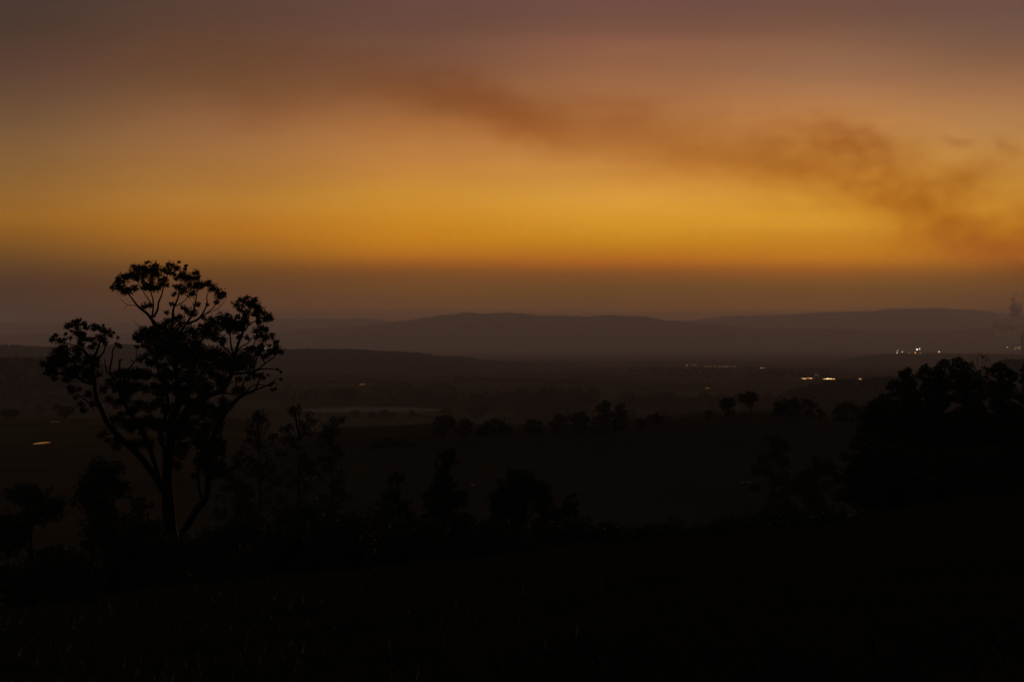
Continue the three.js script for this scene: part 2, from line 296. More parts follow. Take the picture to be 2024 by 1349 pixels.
// ------------------------------------------------------------------ trees
function crownTree(name, label, group, o) {                      // o: D, clumps [px, py, r px], trunk [[px, py, width px] ...], leaf size, depth
  const R = rng(o.seed ?? Math.round(o.clumps[0][0] * 7 + o.clumps[0][1])), D = o.D, s = D / F;
  const foot = o.trunk[0], ground = P(foot[0], foot[1], D), base = new THREE.Vector3(ground.x, Math.min(ground.y, groundAt(ground.x, ground.z) + 0.02), ground.z);
  const t = thing(name, base, label, 'tree', group);
  const nodes3 = [], trunk = new Buf(), pts = [base.clone().add(new THREE.Vector3(0, -0.4, 0))], rad = [(foot[2] ?? 3) * s * 0.62];
  o.trunk.forEach(([px, py, w], k) => { const p = P(px, py, D); if (k || p.y > base.y + 1) { pts.push(p); rad.push((w ?? 2) * s / 2); } nodes3.push(p); });
  for (let k = o.trunk.length - 1; k > 0; k--) for (let q = 1; q < 8; q++) nodes3.push(nodes3[k].clone().lerp(nodes3[k - 1], q / 8));
  const tipNode = nodes3[o.trunk.length - 1];
  tube(trunk, pts, rad, 7, 0.12);
  mesh('trunk', trunk.geometry(base), M.bark, t);
  const crown = new Buf(), limbs = new Buf();
  const dep = o.depth ?? 0.8, cx = o.clumps.reduce((q, c) => q + c[0], 0) / o.clumps.length;
  const width = Math.max(...o.clumps.map((c) => Math.abs(c[0] - cx))) * s + 0.2;
  for (const [px, py, r] of o.clumps) {
    const e = clamp(1 - Math.abs(px - cx) * s / width, 0.15, 1), copies = r * s > 0.5 ? 2 : 1;
    for (let k = 0; k < copies; k++) {
      const c = P(px + (R() - 0.5) * 2.4, py + (R() - 0.5) * 2.4, D + (R() * 2 - 1) * dep * width * e);
      const rr = r * s * (o.fat ?? 1.05), n = Math.round(clamp((o.dense ?? 1) * 17 * (rr / o.leaf) ** 2, 30, 520));
      (o.tidy ? leaves : clump)(crown, c, rr, n, o.leaf, R, o.squash ?? 0.85, 0.3);
      for (let q = 0; q < (o.tidy ? 1 : 3); q++) leaves(crown, new THREE.Vector3(c.x + (R() - 0.5) * rr * 2.3, c.y + (R() - 0.5) * rr * 1.6, c.z + (R() - 0.5) * rr * 2.3), rr * 0.38, Math.round(n * 0.1) + 3, o.leaf, R);
      let from = tipNode, best = 1e9;
      for (const q of nodes3) { const flat = Math.hypot(q.x - c.x, q.z - c.z), d = q.distanceTo(c) + Math.max(0, q.y - c.y + 0.9 * flat) * 1.6; if (d < best) { best = d; from = q; } }
      best = from.distanceTo(c);
      const m = from.clone().lerp(c, 0.5); m.y += best * 0.06;
      tube(limbs, [from, m, c], [clamp(best * 0.022, 0.03, 0.25), 0.015 + best * 0.006], 5);
    }
  }
  mesh('branch', limbs.geometry(base), M.bark, t).userData.kind = 'stuff';
  mesh('crown', crown.geometry(base), o.material ?? M.leaf, t);
  return t;
}

// the great gum tree on the slope at left
{
  const D = 125, s = D / F, R = rng(77);
  const at = P(345, 1118, D), base = new THREE.Vector3(at.x, groundAt(at.x, at.z), at.z);
  const t = thing('gum_tree', base, 'tall many-stemmed gum tree with ragged open crown standing on the left slope', 'tree');
  const known = [];                                              // [px, py, depth offset]
  const depthAt = (px, py) => { let b = 1e9, d = 0; for (const k of known) { const q = Math.hypot(k[0] - px, k[1] - py); if (q < b) { b = q; d = k[2]; } } return [d, b]; };
  const place = (px, py, dz) => { const p = P(px, py, D + dz); return p; };
  function limb(name, pts, w0, w1, material = M.bark, root) {
    let d = root ?? depthAt(pts[0][0], pts[0][1])[0];
    const len = pts.reduce((q, p, k) => q + (k ? Math.hypot(p[0] - pts[k - 1][0], p[1] - pts[k - 1][1]) : 0), 0) * s, drift = (R() * 2 - 1) * 0.55 * len;
    const v = [], r = [];
    pts.forEach(([px, py], k) => {
      const f = k / (pts.length - 1), dz = d + drift * f;
      v.push(place(px, py, dz)); r.push(lerp(w0, w1, f) * s / 2);
      if (k) { const a = pts[k - 1], n = Math.ceil(Math.hypot(px - a[0], py - a[1]) / 6); for (let q = 1; q <= n; q++) known.push([lerp(a[0], px, q / n), lerp(a[1], py, q / n), d + drift * lerp((k - 1) / (pts.length - 1), f, q / n)]); }
    });
    const b = new Buf(); tube(b, v, r, w0 > 8 ? 10 : 6, 0.1);
    mesh(name, b.geometry(base), material, t);
  }
  limb('trunk', [[350, 1216], [347, 1150], [340, 1080], [335, 1020], [331, 965], [333, 915], [339, 871]], 34, 17, M.bark, 0);
  limb('trunk', [[348, 1130], [358, 1066], [375, 1032], [392, 1005], [404, 992], [411, 976], [412, 940], [415, 900], [421, 868], [432, 838]], 15, 9, M.bark, 0);
  limb('limb', [[402, 994], [395, 968], [392, 940], [398, 905], [404, 880]], 7, 4);
  limb('limb', [[331, 985], [315, 955], [297, 929], [277, 902], [252, 878], [228, 855], [213, 838], [201, 810], [191, 788], [187, 752], [183, 726], [182, 714], [190, 700], [196, 684], [201, 671]], 15, 3);
  limb('limb', [[318, 960], [306, 915], [290, 870], [262, 822], [240, 785], [233, 757]], 10, 5);
  limb('limb', [[339, 871], [337, 838], [347, 815], [353, 793], [352, 760], [348, 735], [345, 700], [338, 668], [326, 645]], 17, 6);
  limb('limb', [[333, 905], [318, 866], [322, 840], [330, 815], [333, 790], [322, 760], [312, 730]], 9, 4);
  limb('limb', [[344, 867], [361, 854], [378, 842], [405, 838]], 7, 3);
  limb('limb', [[343, 860], [355, 838], [367, 813], [385, 794], [412, 782], [432, 776], [445, 763], [455, 747], [463, 728], [464, 706], [474, 672], [481, 655], [482, 636], [494, 612]], 13, 3);
  limb('limb', [[462, 704], [457, 682], [455, 662], [450, 645]], 4, 2);
  limb('limb', [[466, 700], [477, 686], [490, 679], [496, 672], [508, 662]], 3, 1.4);
  limb('limb', [[463, 706], [443, 686], [428, 671], [414, 655]], 3.6, 1.6);
  limb('limb', [[482, 655], [496, 640], [508, 634], [524, 626]], 2.6, 1.2);
  limb('limb', [[480, 690], [498, 690], [506, 668], [512, 655]], 3, 1.4);
  limb('limb', [[432, 838], [450, 811], [467, 792], [483, 780], [500, 774], [507, 767], [511, 755], [517, 747]], 9, 2);
  limb('limb', [[502, 773], [520, 766], [531, 761], [542, 757], [548, 760]], 3, 1.3);
  limb('limb', [[542, 757], [545, 750], [556, 750]], 1.6, 0.8);
  limb('limb', [[483, 780], [481, 766], [482, 757], [490, 750]], 4, 1.8);
  limb('limb', [[486, 778], [498, 764], [512, 761], [526, 762]], 3, 1.2);
  limb('limb', [[436, 776], [455, 779], [468, 776], [467, 758], [465, 744]], 3.4, 2.2);
  limb('limb', [[463, 740], [482, 738], [500, 735], [517, 730], [533, 730], [548, 731], [557, 736]], 5, 1.1);
  limb('limb', [[500, 735], [512, 729], [524, 719], [540, 708], [550, 694]], 4, 1.6);
  limb('limb', [[524, 719], [516, 700], [514, 686]], 3, 2);
  limb('limb', [[182, 714], [172, 700], [165, 690], [158, 676], [155, 660], [151, 644]], 5, 1.6);
  limb('limb', [[188, 713], [203, 700], [208, 689], [207, 674], [206, 660]], 4.4, 1.6);
  limb('limb', [[172, 704], [160, 690], [140, 681], [118, 676], [107, 668]], 3, 1.2);
  limb('limb', [[187, 760], [172, 757], [149, 745], [131, 740], [118, 739], [104, 733], [92, 722]], 6.5, 2);
  limb('limb', [[176, 752], [160, 735], [150, 720], [135, 705], [126, 692]], 4, 2);
  limb('limb', [[233, 757], [222, 745], [218, 731], [222, 709], [224, 692], [230, 683]], 5, 1.8);
  limb('limb', [[220, 742], [212, 735], [209, 722], [206, 708]], 3.4, 1.6);
  limb('limb', [[240, 782], [238, 752], [237, 731], [238, 713], [243, 711]], 5.4, 2.2);
  limb('limb', [[237, 716], [236, 711]], 2.4, 1.6);
  limb('limb', [[243, 778], [247, 745], [254, 731], [264, 718], [259, 711]], 4.6, 2);
  limb('limb', [[264, 718], [269, 711]], 2.4, 1.4);
  limb('limb', [[238, 737], [247, 736], [255, 730]], 3, 2);
  limb('limb', [[326, 648], [307, 642], [300, 631], [291, 620], [278, 610], [270, 602], [262, 591], [253, 580], [244, 570]], 8, 1.6);
  limb('limb', [[272, 605], [262, 604], [251, 602], [243, 595], [237, 590]], 1.6, 0.6);
  limb('limb', [[252, 602], [248, 610], [244, 616]], 1, 0.5);
  limb('limb', [[300, 630], [303, 613], [303, 594], [300, 582], [297, 570]], 4.4, 1.6);
  limb('limb', [[303, 606], [297, 597], [289, 585], [281, 572], [272, 556]], 2.8, 1.1);
  limb('limb', [[304, 628], [312, 612], [314, 598], [320, 584], [323, 571], [330, 548], [338, 530]], 4.8, 1.2);
  limb('limb', [[310, 640], [300, 628], [285, 615]], 2.6, 1.2);
  limb('limb', [[338, 668], [342, 632], [343, 612], [349, 598], [354, 583], [354, 570], [360, 552]], 6, 1.6);
  limb('limb', [[346, 606], [358, 600], [367, 593], [377, 578]], 2.4, 1.2);
  limb('limb', [[345, 690], [362, 650], [376, 630], [384, 611], [388, 591], [390, 578]], 6, 1.6);
  limb('limb', [[366, 642], [391, 632], [400, 622], [405, 613], [410, 599], [409, 588], [414, 572]], 5, 1.4);
  limb('limb', [[402, 624], [412, 617], [422, 609], [429, 597], [434, 584]], 2.8, 1.1);
  limb('limb', [[404, 622], [420, 616], [433, 609], [441, 600], [448, 592]], 1.8, 0.7);
  limb('limb', [[300, 660], [292, 655], [279, 648], [269, 640], [264, 633]], 1.8, 0.6);
  limb('limb', [[345, 700], [320, 690], [300, 680], [280, 668]], 6, 2);
  limb('limb', [[350, 745], [330, 728], [305, 716], [284, 708]], 5, 1.8);
  limb('limb', [[350, 720], [380, 690], [404, 668], [428, 650]], 7, 2);
  limb('limb', [[200, 808], [180, 798], [160, 784], [146, 772]], 3.6, 1.4);
  limb('limb', [[228, 855], [216, 858], [206, 862], [200, 868]], 3, 1.2);
  limb('limb', [[412, 950], [438, 938], [454, 931], [470, 918], [482, 910]], 3, 1);
  const C = [
    // top left head
    [290, 519, 3], [270, 532, 9], [283, 535, 10], [302, 530, 11], [308, 535, 8], [262, 545, 8], [248, 552, 9], [235, 553, 6], [232, 563, 6], [224, 569, 5], [240, 572, 8], [246, 577, 6], [258, 575, 7], [268, 570, 6], [272, 548, 7], [285, 546, 7], [285, 568, 5], [297, 561, 8], [303, 570, 7], [293, 568, 7], [322, 554, 8], [318, 564, 7], [312, 543, 6], [300, 545, 7], [283, 557, 4], [330, 565, 3], [245, 545, 3], [252, 545, 3], [312, 571, 5],
    [338, 525, 7], [326, 534, 6], [351, 532, 6], [343, 541, 4], [355, 519, 2], [368, 526, 2.5], [366, 533, 3], [334, 540, 4], [352, 549, 6], [360, 545, 7], [372, 549, 9], [388, 540, 6], [384, 552, 6], [392, 549, 4], [375, 563, 8], [388, 567, 7], [356, 568, 6], [347, 567, 4], [365, 573, 6], [378, 582, 7], [360, 580, 4], [345, 582, 4], [396, 560, 4], [400, 568, 3],
    [392, 563, 5], [412, 560, 6], [405, 563, 4], [422, 570, 8], [433, 578, 7], [440, 584, 6], [433, 589, 5], [428, 598, 4], [444, 580, 3], [410, 603, 3], [390, 602, 5], [384, 619, 6], [340, 602, 4], [286, 605, 6], [296, 604, 4], [372, 614, 6], [378, 622, 5], [363, 608, 4], [330, 618, 4], [403, 628, 4],
    // right head
    [489, 589, 3.5], [468, 603, 6], [480, 597, 7], [492, 600, 9], [505, 597, 7], [503, 608, 9], [512, 613, 7], [475, 612, 5], [485, 620, 6], [500, 621, 5], [510, 622, 5], [522, 618, 4], [530, 627, 7], [525, 632, 5], [536, 629, 4], [512, 632, 4], [511, 638, 4], [482, 634, 8], [487, 637, 6], [470, 626, 3.5], [438, 628, 8], [447, 633, 8], [456, 632, 7], [450, 623, 3], [420, 634, 7], [412, 641, 6], [425, 640, 6], [437, 642, 8], [460, 642, 8], [474, 645, 7], [450, 645, 6], [398, 645, 4], [403, 655, 7], [410, 661, 7], [413, 650, 6], [430, 652, 5], [466, 652, 6], [455, 655, 4], [420, 662, 6], [428, 668, 6], [442, 672, 5], [480, 648, 5], [515, 649, 6], [522, 652, 6], [505, 654, 5], [512, 665, 7], [525, 665, 5], [537, 665, 5.5], [528, 651, 3], [524, 672, 4], [546, 677, 4], [549, 688, 5], [540, 691, 6], [535, 697, 5], [556, 696, 4], [533, 683, 1.8], [515, 690, 6], [508, 698, 7], [517, 683, 5], [494, 692, 5], [500, 690, 5], [474, 666, 4], [489, 668, 3], [440, 680, 3], [524, 704, 5], [531, 700, 3], [545, 698, 3],
    // left head
    [150, 640, 6], [156, 634, 4], [138, 643, 5], [133, 647, 4], [153, 648, 5], [166, 640, 3.5], [172, 648, 5], [168, 643, 3], [186, 644, 4], [185, 651, 3.5], [195, 648, 5], [204, 655, 6], [213, 657, 6], [219, 663, 4], [205, 644, 2], [225, 658, 2], [197, 670, 7], [205, 671, 5], [209, 678, 4], [158, 660, 6], [165, 662, 5], [149, 659, 4], [160, 668, 6], [168, 670, 5], [176, 672, 4], [183, 672, 4], [157, 679, 5], [163, 682, 4], [181, 686, 5], [188, 680, 4], [141, 655, 2], [131, 661, 2.4], [140, 669, 3], [106, 668, 4], [104, 673, 4], [112, 662, 3], [117, 674, 5], [126, 673, 4], [234, 668, 1.6], [238, 685, 3], [231, 681, 2],
    [128, 688, 7], [120, 690, 6], [113, 696, 6], [131, 698, 6], [110, 705, 8], [120, 708, 8], [103, 712, 7], [115, 718, 8], [87, 720, 5], [95, 722, 4], [105, 725, 7], [125, 722, 6], [100, 735, 7], [92, 738, 4], [128, 714, 5], [139, 711, 5], [150, 705, 5], [156, 699, 4], [146, 714, 4], [161, 712, 6], [170, 716, 5], [131, 731, 6], [145, 728, 7], [160, 729, 7], [172, 735, 8], [180, 746, 7], [166, 745, 6], [196, 742, 5], [151, 738, 5], [113, 738, 3],
    // heart of the crown and the hanging lower boughs
    [283, 652, 5], [275, 664, 7], [268, 668, 4], [285, 665, 7], [296, 657, 7], [302, 653, 6], [291, 675, 7], [275, 673, 4], [271, 686, 3], [283, 684, 3], [294, 688, 4], [289, 703, 4], [278, 710, 5], [300, 697, 5], [296, 718, 6], [305, 716, 6], [311, 708, 5], [319, 706, 5], [314, 726, 5], [326, 722, 5], [268, 744, 6], [278, 735, 5], [288, 743, 5], [310, 745, 5], [304, 668, 8], [315, 660, 8], [318, 645, 7], [330, 638, 7], [345, 632, 7], [357, 628, 6], [330, 655, 8], [345, 652, 8], [360, 640, 7], [318, 676, 9], [334, 674, 9], [350, 670, 9], [366, 665, 8], [378, 652, 7], [388, 662, 8], [312, 692, 9], [330, 692, 10], [348, 690, 10], [366, 686, 10], [384, 680, 10], [396, 694, 10], [378, 702, 10], [360, 708, 10], [342, 712, 9], [330, 740, 7], [372, 724, 9], [390, 716, 10], [408, 706, 9], [424, 696, 8], [420, 712, 9], [404, 728, 9], [384, 742, 9], [366, 748, 8], [438, 704, 8], [452, 712, 8], [466, 716, 8], [480, 706, 8], [436, 724, 8], [452, 730, 8], [470, 726, 7], [484, 722, 7], [496, 712, 7], [420, 738, 8], [400, 752, 8], [434, 748, 7], [412, 765, 7], [440, 760, 5], [392, 772, 7], [372, 770, 7], [350, 762, 6], [500, 724, 5], [505, 744, 5], [515, 743, 4], [497, 738, 5], [490, 748, 4], [468, 775, 6], [478, 770, 5], [474, 750, 4], [545, 769, 2], [556, 750, 2], [556, 736, 2], [540, 758, 2.4], [533, 762, 2.4], [549, 731, 1.8], [531, 742, 1.6], [538, 771, 2.4], [522, 748, 3],
    [140, 768, 5], [145, 772, 6], [156, 770, 4], [150, 786, 4], [175, 780, 6], [186, 800, 6], [160, 799, 5], [166, 811, 6], [205, 770, 7], [215, 756, 6], [228, 764, 6], [240, 760, 5], [216, 790, 6], [232, 800, 6], [248, 790, 7], [262, 774, 6], [276, 764, 6], [290, 770, 6], [306, 764, 6], [322, 776, 6], [336, 764, 5], [200, 862, 5], [207, 855, 4], [212, 871, 4], [225, 828, 6], [240, 822, 6], [258, 812, 7], [274, 800, 7], [292, 806, 7], [310, 800, 7], [328, 812, 6], [296, 828, 6], [278, 836, 6], [260, 842, 5], [222, 846, 5], [312, 832, 5], [362, 792, 7], [380, 806, 7], [398, 796, 7], [416, 806, 7], [402, 822, 7], [424, 822, 7], [440, 806, 5], [384, 836, 6], [366, 832, 5], [414, 842, 7], [430, 852, 6], [398, 858, 6], [412, 876, 8], [424, 890, 9], [404, 896, 9], [416, 910, 10], [398, 920, 8], [426, 922, 8], [410, 934, 7], [344, 892, 8], [356, 902, 8], [340, 912, 9], [352, 922, 7], [330, 898, 6], [336, 930, 7], [365, 890, 5], [384, 942, 5], [440, 938, 3], [470, 918, 3], [482, 910, 3],
  ];
  for (let k = 0; k < 160; k++) {                                  // fuller boughs low in the crown
    const [px, py] = [[lerp(225, 450, R()), lerp(735, 885, R())], [lerp(95, 190, R()), lerp(690, 750, R())], [lerp(385, 440, R()), lerp(860, 945, R())], [lerp(135, 230, R()), lerp(760, 860, R())], [lerp(320, 365, R()), lerp(880, 935, R())]][k < 110 ? 0 : k < 130 ? 1 : k < 160 ? 2 : k < 190 ? 3 : 4];
    if (depthAt(px, py)[1] < 34) C.push([px, py, 4 + 4 * R()]);
  }
  const crown = new Buf(), twigs = new Buf();
  for (const [px, py, r] of C) {
    const [d, gap] = depthAt(px, py), dz = d + (R() * 2 - 1) * (0.35 + gap * s * 0.6), c = place(px, py, dz), rr = r * s * 1.12;
    const n = Math.round(270 * (r / 7) ** 2 + 12), inner = px > 230 && px < 500 && py > 640 && py < 900;
    leaves(crown, c, rr * (inner ? 1.7 : 1.5), Math.round(n * (inner ? 0.7 : 0.26)), 0.17, R, 0.9, 0.7);
    clump(crown, c, rr, n, 0.125, R, 0.95, 0.7);
    for (let q = 0; q < 6; q++) leaves(crown, new THREE.Vector3(c.x + (R() - 0.5) * rr * 2.5, c.y + (R() - 0.5) * rr * 2, c.z + (R() - 0.5) * rr * 2.5), rr * 0.3, 6, 0.15, R, 1.2, 0.9);
    let best = 1e9, k0 = null;
    for (const k of known) { const q = Math.hypot(k[0] - px, k[1] - py) + (k[1] < py ? 6 : 0); if (q < best) { best = q; k0 = k; } }
    const a = place(k0[0], k0[1], k0[2]), m = a.clone().lerp(c, 0.55); m.x += (R() - 0.5) * 0.1; m.y += 0.12 * best * s;
    tube(twigs, [a, m, c], [clamp(best * s * 0.03, 0.018, 0.06), 0.012], 5);
    if (R() < 0.5) tube(twigs, [m, c.clone().add(new THREE.Vector3((R() - 0.5) * 0.5, R() * 0.5, (R() - 0.5) * 0.5))], [0.014, 0.006], 4);
  }
  mesh('twig', twigs.geometry(base), M.bark, t).userData.kind = 'stuff';
  mesh('crown', crown.geometry(base), M.leaf, t);
}

// trees on the crest of the ridge across the gully
const crestTrees = [
  ['umbrella-shaped tree with a flat dome on a bare trunk, alone on the ridge crest', [[1470, 785, 7], [1479, 781.5, 7], [1488, 785, 7], [1464, 789, 4], [1494, 789, 4], [1474, 789, 6], [1484, 790, 6], [1479, 796, 4], [1484, 797, 3], [1466, 795, 2], [1487, 804, 2]], [[1484, 821, 3], [1483, 807, 2.6], [1480, 792, 2]]],
  ['round-crowned tree with lower skirt of foliage, left of the umbrella-shaped tree', [[1436, 794, 6], [1444, 792, 6], [1428, 797, 5], [1426, 803, 4], [1439, 801, 7], [1447, 799, 5], [1432, 806, 5], [1440, 815, 5], [1448, 815, 4], [1438, 820, 4]], [[1441, 826, 3.4], [1441, 812, 2.6], [1439, 800, 2]]],
  ['small mop-headed tree on the crest left of the round-crowned tree', [[1400, 816, 5], [1396, 818, 3], [1402, 825, 4], [1403, 820, 3]], [[1401, 830, 2.4], [1401, 818, 1.6]]],
  ['tiny leaning shrub at the foot of the umbrella-shaped tree', [[1472, 817, 2.4], [1475, 819, 2]], [[1477, 822, 1.2], [1474, 818, 0.8]]],
  ['broad flat tree at the left end of the tree clump right of the umbrella-shaped tree', [[1537, 800, 5], [1547, 797, 6], [1556, 797, 6], [1540, 806, 6], [1533, 813, 5], [1550, 808, 7], [1545, 815, 6], [1560, 803, 5]], [[1548, 823, 3.4], [1547, 812, 2.6], [1548, 800, 2]]],
  ['twin-topped tree in the middle of the clump right of the umbrella-shaped tree', [[1567, 795, 6], [1574, 793, 5], [1570, 803, 7], [1580, 806, 6], [1566, 813, 7], [1577, 814, 5]], [[1571, 824, 3.2], [1571, 812, 2.6], [1571, 798, 2]]],
  ['slanting wedge-crowned tree at the right end of the clump right of the umbrella-shaped tree', [[1592, 793, 5], [1600, 797, 6], [1610, 802, 5], [1590, 800, 5], [1602, 806, 4], [1596, 813, 4]], [[1602, 828, 2.6], [1600, 812, 2], [1597, 799, 1.6]]],
  ['little tree between the two clumps on the right part of the crest', [[1618, 812, 4], [1623, 815, 3], [1622, 820, 3]], [[1621, 829, 1.8], [1620, 815, 1.2]]],
  ['wide stacked tree on the crest next to the big dark woodland', [[1668, 801, 5], [1678, 802, 6], [1660, 808, 6], [1652, 812, 5], [1646, 817, 4], [1665, 813, 7], [1676, 812, 7], [1682, 805, 4], [1670, 822, 7]], [[1668, 836, 3.6], [1668, 820, 2.8], [1669, 806, 2]]],
  ['half-hidden round tree touching the edge of the big dark woodland', [[1692, 807, 5], [1699, 812, 5], [1690, 815, 6], [1696, 821, 5]], [[1693, 836, 3], [1693, 815, 2]]],
  ['tall uneven tree with side tufts, left one of the two tallest mid-crest trees', [[1196, 800, 6], [1203, 801, 4], [1182, 808, 5], [1189, 806, 6], [1199, 811, 6], [1193, 818, 7], [1176, 828, 4], [1186, 828, 6], [1173, 836, 3], [1195, 831, 8], [1185, 842, 6], [1198, 845, 6]], [[1194, 860, 4], [1194, 835, 3.2], [1195, 806, 2]]],
  ['peaked tree with a notched top, right one of the two tallest mid-crest trees', [[1220, 804, 3.4], [1228, 804, 6], [1222, 815, 7], [1232, 818, 6], [1212, 819, 5], [1225, 829, 8], [1236, 828, 5], [1216, 833, 7], [1231, 842, 6], [1218, 845, 6]], [[1225, 858, 4], [1225, 835, 3], [1225, 812, 2]]],
  ['dense low tree two to the left of the two tallest mid-crest trees', [[1108, 825, 6], [1099, 830, 5], [1115, 831, 6], [1090, 838, 5], [1105, 840, 8], [1118, 845, 7], [1096, 848, 6]], [[1108, 863, 3.6], [1108, 845, 3], [1108, 830, 2]]],
  ['wide-topped dense tree just left of the two tallest mid-crest trees', [[1150, 822, 6], [1140, 824, 6], [1128, 825, 4], [1157, 826, 4], [1161, 832, 4], [1148, 833, 8], [1135, 836, 8], [1152, 843, 6], [1166, 848, 4], [1140, 848, 7]], [[1144, 863, 3.8], [1144, 845, 3], [1145, 828, 2]]],
  ['small dome of a tree in the dip right of the long low dome tree', [[1045, 838, 5], [1055, 836, 5], [1065, 838, 4], [1040, 845, 5], [1052, 848, 8], [1068, 848, 6]], [[1054, 864, 3], [1054, 848, 2.4], [1054, 840, 1.6]]],
  ['long low dome of a tree on the left half of the crest', [[965, 838, 6], [978, 835, 6], [990, 837, 6], [952, 845, 6], [947, 851, 4], [968, 848, 8], [985, 848, 8], [1000, 844, 5], [1008, 848, 4]], [[976, 865, 3.6], [976, 850, 3], [976, 840, 2]]],
  ['blocky spreading tree, leftmost of the big trees on the crest', [[868, 830, 6], [880, 827, 5], [890, 828, 5], [862, 840, 6], [875, 840, 8], [888, 840, 8], [858, 850, 4], [870, 852, 5], [895, 838, 5]], [[878, 864, 3.8], [878, 848, 3], [878, 834, 2]]],
  ['rounded tree joined to the right side of the blocky spreading tree', [[915, 833, 6], [925, 836, 6], [932, 840, 4], [912, 845, 7], [925, 848, 6], [905, 850, 5]], [[917, 864, 3.4], [917, 848, 2.6], [918, 838, 2]]],
  ['pointed little tree where the crest starts to climb to the right', [[1297, 817, 3], [1294, 823, 4], [1285, 826, 4], [1300, 826, 5], [1308, 827, 4], [1296, 833, 5]], [[1297, 842, 2.6], [1296, 830, 2], [1296, 820, 1.2]]],
  ['low scrubby bush left of the pointed little tree on the crest', [[1265, 832, 4], [1272, 834, 4], [1280, 833, 3], [1270, 840, 4]], [[1271, 848, 2], [1271, 836, 1.4]]],
];
for (const [k, [label, clumps, trunk]] of crestTrees.entries()) {
  const R = rng(k + 60), lo = trunk[0], xs = clumps.map((c) => c[0]), x0 = Math.min(...xs), x1 = Math.max(...xs);
  if (k > 1 && k !== 3) for (let q = 0; q < (x1 - x0) / 7; q++) clumps.push([lerp(x0, x1, R()), lo[1] - 7 - 6 * R(), 4 + 2 * R()]);
  crownTree('crest_tree', label, null, { D: 598, clumps, trunk, leaf: 0.62, dense: 1.3, depth: 0.7, fat: 1.3 });
}

